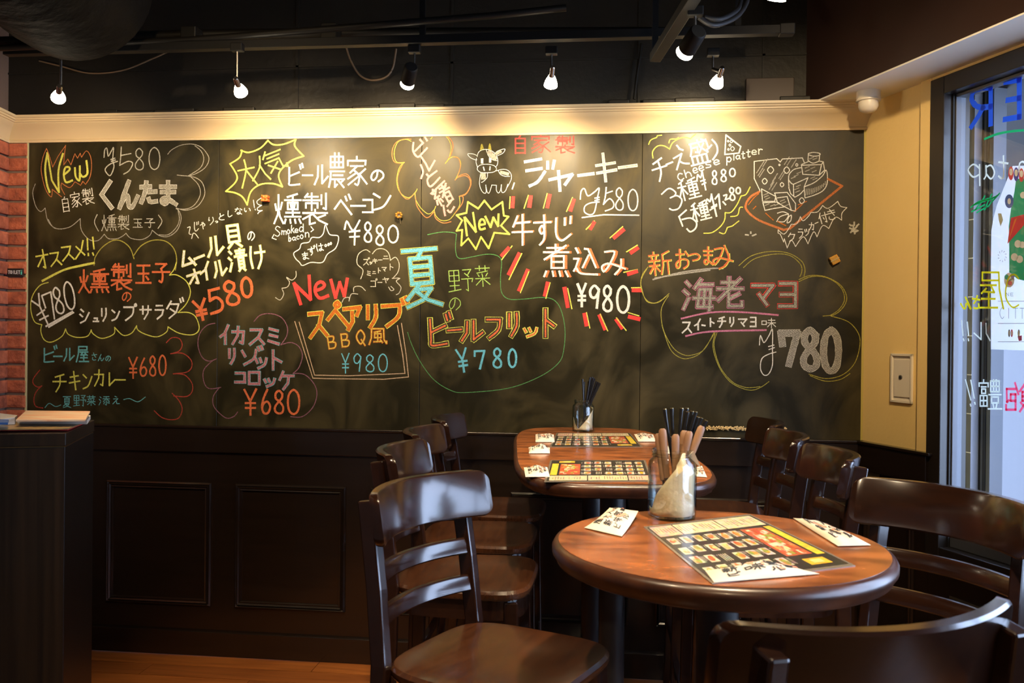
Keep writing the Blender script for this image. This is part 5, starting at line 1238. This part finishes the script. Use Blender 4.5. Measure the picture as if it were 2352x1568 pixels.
lf = thing('leaflet', 'crumpled blue and white leaflet at the far left of the stand', 'leaflet', tuple(at_z(8,968,zc_)))
b = MB(); q = [at_z(x, y, zc_+.012) for x, y in ((-40,978),(34,974),(40,962),(-30,960))]; b.hexa([v for v in q]+[v+Vector((0,0,.012+.008*(i % 2))) for i, v in enumerate(q)]); b.build('sheet', mat('pale_blue_paper', (.62,.62,.60), .5), lf)
b = MB(); q = [at_z(x, y, zc_+.03) for x, y in ((-6,970),(18,970),(20,963),(-4,962))]; b.hexa([v-Vector((0,0,.006)) for v in q]+[v for v in q]); b.build('blue_panel', mat('blue_print', (.04,.12,.35), .5), lf)

# ------------------------------------------------------------------ menus
def menu(label, quad, seed_, flip=False):
    """quad: table-top pixels, corners a(0,0) b(1,0) c(1,1) d(0,1) of the sheet"""
    random.seed(seed_); z = TH+.0012
    C4 = [at_z(x, y, z) for x, y in quad]
    o = thing('menu_sheet', label, 'menu', tuple((C4[0]+C4[2])/2), 0, 'laminated menus')
    def uv(u, v, h=0): return (C4[0]*(1-u)+C4[1]*u)*(1-v)+(C4[3]*(1-u)+C4[2]*u)*v+Vector((0,0,h))
    MB().hexa([uv(0,0,-.0010),uv(1,0,-.0010),uv(1,1,-.0010),uv(0,1,-.0010),uv(0,0),uv(1,0),uv(1,1),uv(0,1)]).build('laminate', mat('laminate_'+str(seed_), (.20,.17,.13), .12, coat=.6), o)
    mb = MB()
    def r(u0, v0, u1, v1, c, h=.0003):
        mb.add([uv(u0,v0,h),uv(u1,v0,h),uv(u1,v1,h),uv(u0,v1,h)], [(0,1,2,3)], c)
    blk = (.030,.026,.022)
    r(.02,.03,.98,.97,blk)
    CR_ = (.70,.58,.36); PK = (.72,.46,.33)
    for a, b_, c in ((.03,.22,PK),(.23,.60,CR_),(.61,.96,CR_)):
        r(a,.04,b_,.24,c,.0005)
        n = int((b_-a)*38)
        for i in range(n):
            u = a+.012+i*(b_-a-.02)/n
            if random.random() < .85: r(u,.07+random.random()*.03,u+.006,.15+random.random()*.06,(.20,.12,.08),.0007)
    r(.90,.27,.965,.80,(.75,.55,.05),.0005)
    r(.68,.28,.88,.78,(.45,.10,.04),.0005)
    for i in range(60):
        u, v = random.uniform(.69,.85), random.uniform(.30,.72); c = random.choice(((.70,.12,.05),(.65,.32,.10),(.75,.55,.30),(.30,.34,.05),(.80,.62,.40),(.5,.08,.05)))
        r(u,v,u+.03,v+.055,c,.0006+i*.000003)
    r(.74,.84,.90,.93,(.75,.42,.04),.0006); r(.78,.86,.86,.91,(.85,.65,.2),.0008)
    food = ((.66,.28,.06),(.55,.16,.05),(.62,.42,.18),(.30,.30,.07),(.66,.46,.22),(.58,.10,.04),(.70,.34,.03))
    for cx in range(6):
        for ry in range(4):
            u = .05+cx*.105; v = .29+ry*.165
            if random.random() < .12:
                for k in range(4): r(u+k*.016,v+.01,u+.006+k*.016,v+.12,(.60,.54,.42),.0005)
                continue
            dv = random.uniform(-.012,.012); r(u,v+dv,u+.066,v+.112+dv,(.62,.54,.42),.0005)
            for k in range(5):
                cu, cv = u+.033+random.uniform(-.013,.013), v+dv+.056+random.uniform(-.022,.022); ru, rv = random.uniform(.010,.022), random.uniform(.02,.04)
                mb.add([uv(cu+ru*math.cos(2*PI*q/8), cv+rv*math.sin(2*PI*q/8), .0007+.00006*k) for q in range(8)], [tuple(range(8))], random.choice(food))
            for k in range(3):
                if random.random() < .7: r(u+.070+k*.010,v+.01,u+.074+k*.010,v+.02+random.random()*.09,(.55,.50,.40),.0006)
    mb.build('printed_pictures', M['print'], o)
    return o
menu('laminated picture menu at the far end of the long table by the chalkboard', [(1278,994),(1447,994),(1476,1026),(1262,1026)], 1)
# nearer menu on the long table lies the other way round
menu('laminated picture menu at the near end of the long table', [(1500,1105),(1250,1106),(1264,1056),(1482,1056)], 2)
menu('laminated picture menu in the middle of the round table', [(1478,1209),(1722,1180),(1965,1298),(1636,1340)], 3)

# ------------------------------------------------------------------ wet towel packets
def packet(label, quad, seed_, puff=.010, lift=0, table_z=TH):
    random.seed(seed_); z = table_z+.0015
    C4 = [at_z(x, y, z) for x, y in quad]
    o = thing('towel_packet', label, 'packet', tuple((C4[0]+C4[2])/2), 0, 'wet towel packets')
    def uv(u, v, h=0): return (C4[0]*(1-u)+C4[1]*u)*(1-v)+(C4[3]*(1-u)+C4[2]*u)*v+Vector((0,0,h))
    n = 10; vs = []; jit = {}
    def hh(u, v):
        e = (math.sin(PI*min(max(u,0),1))*math.sin(PI*min(max(v,0),1)))**.5
        return puff*e*(1+.25*math.sin(9*u+seed_)+.2*math.sin(7*v+2*seed_))+.001 + lift*u*u
    top = [uv(i/n, j/n, hh(i/n, j/n)) for j in range(n+1) for i in range(n+1)]
    bot = [uv(i/n, j/n, lift*(i/n)**2) for j in range(n+1) for i in range(n+1)]
    f = [(j*(n+1)+i, j*(n+1)+i+1, (j+1)*(n+1)+i+1, (j+1)*(n+1)+i) for j in range(n) for i in range(n)]
    k = (n+1)**2; f2 = [tuple(reversed([q+k for q in a])) for a in f]; side = []
    for i in range(n):
        side += [(i, i+k, i+1+k, i+1), (n*(n+1)+i, n*(n+1)+i+1, n*(n+1)+i+1+k, n*(n+1)+i+k), (i*(n+1), (i+1)*(n+1), (i+1)*(n+1)+k, i*(n+1)+k), (i*(n+1)+n, i*(n+1)+n+k, (i+1)*(n+1)+n+k, (i+1)*(n+1)+n)]
    MB().add(top+bot, f+f2+side).build('wrapper', M['paper'], o, smooth=True)
    mb = MB(); mb2 = MB()
    L_ = (C4[1]-C4[0]).length; W__ = (C4[3]-C4[0]).length
    def put(q, lay): return uv(q[0]/L_, q[1]/W__, hh(q[0]/L_, q[1]/W__)+.0008+.0002*lay)
    for (ch, u, v, s) in (('屋',.12,.14,.2),('新',.13,.42,.2),('ビ',.14,.68,.18),('大',.34,.2,.24),('味',.35,.52,.24),('人',.58,.16,.2),('気',.57,.42,.22),('ル',.58,.7,.18),('海',.78,.25,.14),('家',.78,.5,.14)):
        for sm, pts in parse(GL[ch]):
            pts = [((u+s*x/100*.8)*L_, (v+s*y/100)*W__) for x, y in pts]
            if sm: pts = smooth(pts, 3)
            strip(mb, pts, .0021, put, .5)
    for u, v in ((.28,.22),(.55,.5),(.75,.28)):
        pts = [((u+.02)*L_, (v+.05)*W__), ((u+.17)*L_, (v+.22)*W__)]; strip(mb2, pts, .010, put, -1.4)
    mb2.build('salmon_print', M['pinkink'], o); mb.build('brush_lettering', M['ink'], o)
packet('white towel packet at the far left corner of the long table', [(1230,998),(1272,998),(1274,1015),(1230,1015)], 1)
packet('white towel packet halfway along the left edge of the long table, puffed up', [(1214,1028),(1263,1028),(1263,1041),(1215,1041)], 2, .016)
packet('white towel packet at the near left corner of the long table', [(1203,1074),(1257,1073),(1263,1095),(1207,1095)], 3)
packet('white towel packet at the far right corner of the long table', [(1456,997),(1500,998),(1507,1014),(1466,1014)], 4)
packet('white towel packet on the long table half hidden behind the near jar', [(1592,1076),(1612,1070),(1624,1096),(1598,1094)], 5, .004)
packet('white towel packet at the far right of the long table, behind the wooden handles', [(1510,1026),(1540,1026),(1544,1042),(1510,1042)], 8)
packet('folded white towel packet at the left side of the round table', [(1342,1212),(1400,1180),(1466,1188),(1428,1232)], 6, .010, .012)
packet('long white towel packet at the right side of the round table', [(1822,1190),(1880,1202),(2000,1252),(1924,1254)], 7, .010)
packet('long white towel packet lying across the front of the menu on the round table', [(1620,1312),(1800,1300),(1882,1318),(1640,1338)], 9, .012)

# ------------------------------------------------------------------ jars with cutlery
def jar(label, px, py, r, h, d_, napk, seed_):
    c = at_z(px, py, TH+.001); random.seed(seed_)
    o = thing('glass_jar', label, 'jar', tuple(c))
    prof = [(r*.80,.0),(r*.97,.004),(r,.014),(r,h*.76),(r*.96,h*.82),(r*.82,h*.87),(r*.80,h*.89),(r*.86,h*.905),(r*.80,h*.925),(r*.86,h*.945),(r*.82,h*.965),(r*.84,h*.99),(r*.82,h)]
    inn = [(q-.0030, z) for q, z in reversed(prof)]; inn[-1] = (inn[-1][0], .006)
    b = MB(); b.lathe(prof+inn, tuple(c), 40, False)
    n = 40; base = len(b.v)//1
    b.lathe([(.0005,.0),(r*.80,.0)], tuple(c), 40, False); b.lathe([(.0005,.006),(r*.80-.003,.006)], tuple(c), 40, False)
    b.build('jar_body', M['jar'], o, smooth=True)
    # brown paper napkin curled inside the jar: its own thing
    nk = thing('paper_napkin', napk, 'napkin', (c.x, c.y, c.z+.007))
    return c, nk
def napkin_shell(c, nk, r, fn, a0, a1, flip=False):
    vs = []; n = 36; L = []
    for i in range(n+1):
        a = a0+(a1-a0)*i/n; zt_ = fn(i/n); col = []
        for j in range(7):
            z = .008+(zt_-.008)*j/6; rr = r-.0042-.0012*math.sin(6*a+j)-(.012*r/.04 if z > .78*nk['h'] else 0); col.append(c+Vector((rr*math.cos(a), rr*math.sin(a), z)))
        L.append(col)
    vs = [p for l in L for p in l]; f = [(i*7+j, (i+1)*7+j, (i+1)*7+j+1, i*7+j+1) for i in range(n) for j in range(6)]
    o = MB().add(vs, f).build('sheet', M['napkin'], nk, smooth=True)
    m_ = o.modifiers.new('thick', 'SOLIDIFY'); m_.thickness = .0006
# near jar
jn_r, jn_h = .0485, .138
c, nk = jar('large clear glass jar full of cutlery on the round table', 1543, 1187, jn_r, jn_h, 0, 'brown paper napkin lining the near glass jar', 1)
nk['h'] = jn_h
av = math.atan2(-c.y, -c.x)                            # direction from jar to viewer
napkin_shell(c, nk, jn_r, lambda t: .02+.112*min(1, max(0, (t-.18)/.5))**.8, av-1.75, av+1.9)
del nk['h']
MB().add([c+Vector((math.cos(av+1.2)*.034, math.sin(av+1.2)*.034, .125)), c+Vector((math.cos(av+1.7)*.034, math.sin(av+1.7)*.034, .130)), c+Vector((math.cos(av+1.55)*.058, math.sin(av+1.55)*.062, .100)), c+Vector((math.cos(av+1.1)*.046, math.sin(av+1.1)*.048, .138))], [(0,1,3),(1,2,3),(0,3,2)]).build('corner_flap', M['paper'], nk)
right = RIGHT.copy(); right.z = 0; right.normalize(); fw = Vector((FWD.x, FWD.y, 0)).normalized()
def stick(name, label, cat, group, base, tip, r0, r1, mt, flat_=False, ring=False):
    o = thing(name, label, cat, tuple(base), 0, group)
    t = (tip-base).normalized()
    if flat_:
        a = (right - t*right.dot(t)).normalized(); b_ = t.cross(a); L = []; Lh = (tip-base).length
        for q, s in ((0,.35),(.40,.40),(.42,1),(.6,1.05),(.9,1.25),(.975,1.15),(1,.7)):
            p = base+t*Lh*q; w_, h_ = r1*s, r1*.55*s
            L.append([p+a*w_*math.cos(2*PI*j/12)+b_*h_*math.sin(2*PI*j/12) for j in range(12)])
        MB().loops(L[2:]).build('wooden_handle', mt, o, smooth=True)
        MB().loops(L[:3]).build('metal_shank', M['steel'], o, smooth=True)
    else:
        MB().tube([base, base+(tip-base)*.9, tip], r0, 10, r1).build('shaft', mt, o, smooth=True)
        MB().tube([tip-t*.001, tip+t*.0012], r1*.8, 10).build('tip', M['brass'] if ring else mt, o)
random.seed(4)
def jarpt(px, py, dd): 
    return P(px, py, dd)
dj = (c-EYE).dot(FWD)
tips = [(1527,940,0),(1543,938,.01),(1566,938,.0),(1578,938,.012),(1579,946,.0),(1590,945,.01),(1598,946,-.008),(1594,954,.006),(1603,958,.012),(1611,960,-.004),(1622,966,.0)]
for i, (px, py, od) in enumerate(tips):
    tip = jarpt(px, py, dj+od+.012); t = (px-1527)/95
    base = c+right*(.018-.034*t)+fw*(.012+od*.5)+Vector((0,0,.010))
    lb = {0: 'black chopstick standing apart, leftmost of those in the near jar', 1: 'upright black chopstick, second from the left in the near jar', 10: 'black chopstick leaning furthest to the right out of the near jar'}.get(i, 'black chopstick among the crowded bundle standing in the near glass jar')
    stick('chopstick', lb, 'chopstick', 'black chopsticks in the near jar', base, tip, .0028, .0042, M['stick'], ring=True)
hd = [((1512,995,-.01), 'wooden cutlery handle leaning furthest left in the near jar', -.012), ((1521,984,-.016), 'wide worn wooden cutlery handle, second from the left in the near jar', -.006), ((1552,997,-.018), 'short pale wooden cutlery handle standing upright in the middle of the near jar', .004),
      ((1572,988,.0), 'wooden cutlery handle behind the middle of the near jar', .010), ((1584,990,-.016), 'reddish wooden cutlery handle leaning right in the near jar', -.004), ((1613,978,-.012), 'longest wooden cutlery handle, leaning furthest right in the near jar', -.010)]
for (px, py, od), lb, bx in hd:
    stick('cutlery', lb, 'cutlery', None, c+right*bx+fw*(-.012)+Vector((0,0,.010)), jarpt(px, py, dj+od), .003, .0066, M['wood_h'], True)
# far jar
jf_r, jf_h = .042, .122
c, nk = jar('clear glass jar of black chopsticks at the far end of the long table', 1339, 990, jf_r, jf_h, 0, 'brown paper napkin wrapped inside the far glass jar', 2)
nk['h'] = jf_h; av = math.atan2(-c.y, -c.x)
napkin_shell(c, nk, jf_r, lambda t: .012+.085*abs(t-.34)**1.0*1.5, av-1.5, av+1.5)
del nk['h']
dj = (c-EYE).dot(FWD)
for i, (px, py) in enumerate(((1338,871),(1342,877),(1352,876),(1355,867),(1359,866),(1363,867),(1366,870),(1370,876),(1374,878),(1378,880))):
    tip = P(px, py, dj+.01*(i % 3)-.01); t = (px-1338)/40
    lb = {0: 'dark chopstick standing leftmost in the far glass jar', 9: 'black chopstick leaning furthest to the right out of the far jar'}.get(i, 'black chopstick among the bundle standing in the far glass jar')
    stick('chopstick', lb, 'chopstick', 'black chopsticks in the far jar', c+right*(.006-.020*t)+fw*(.01*(i % 3)-.01)+Vector((0,0,.01)), tip, .0026, .0038, M['stick'])
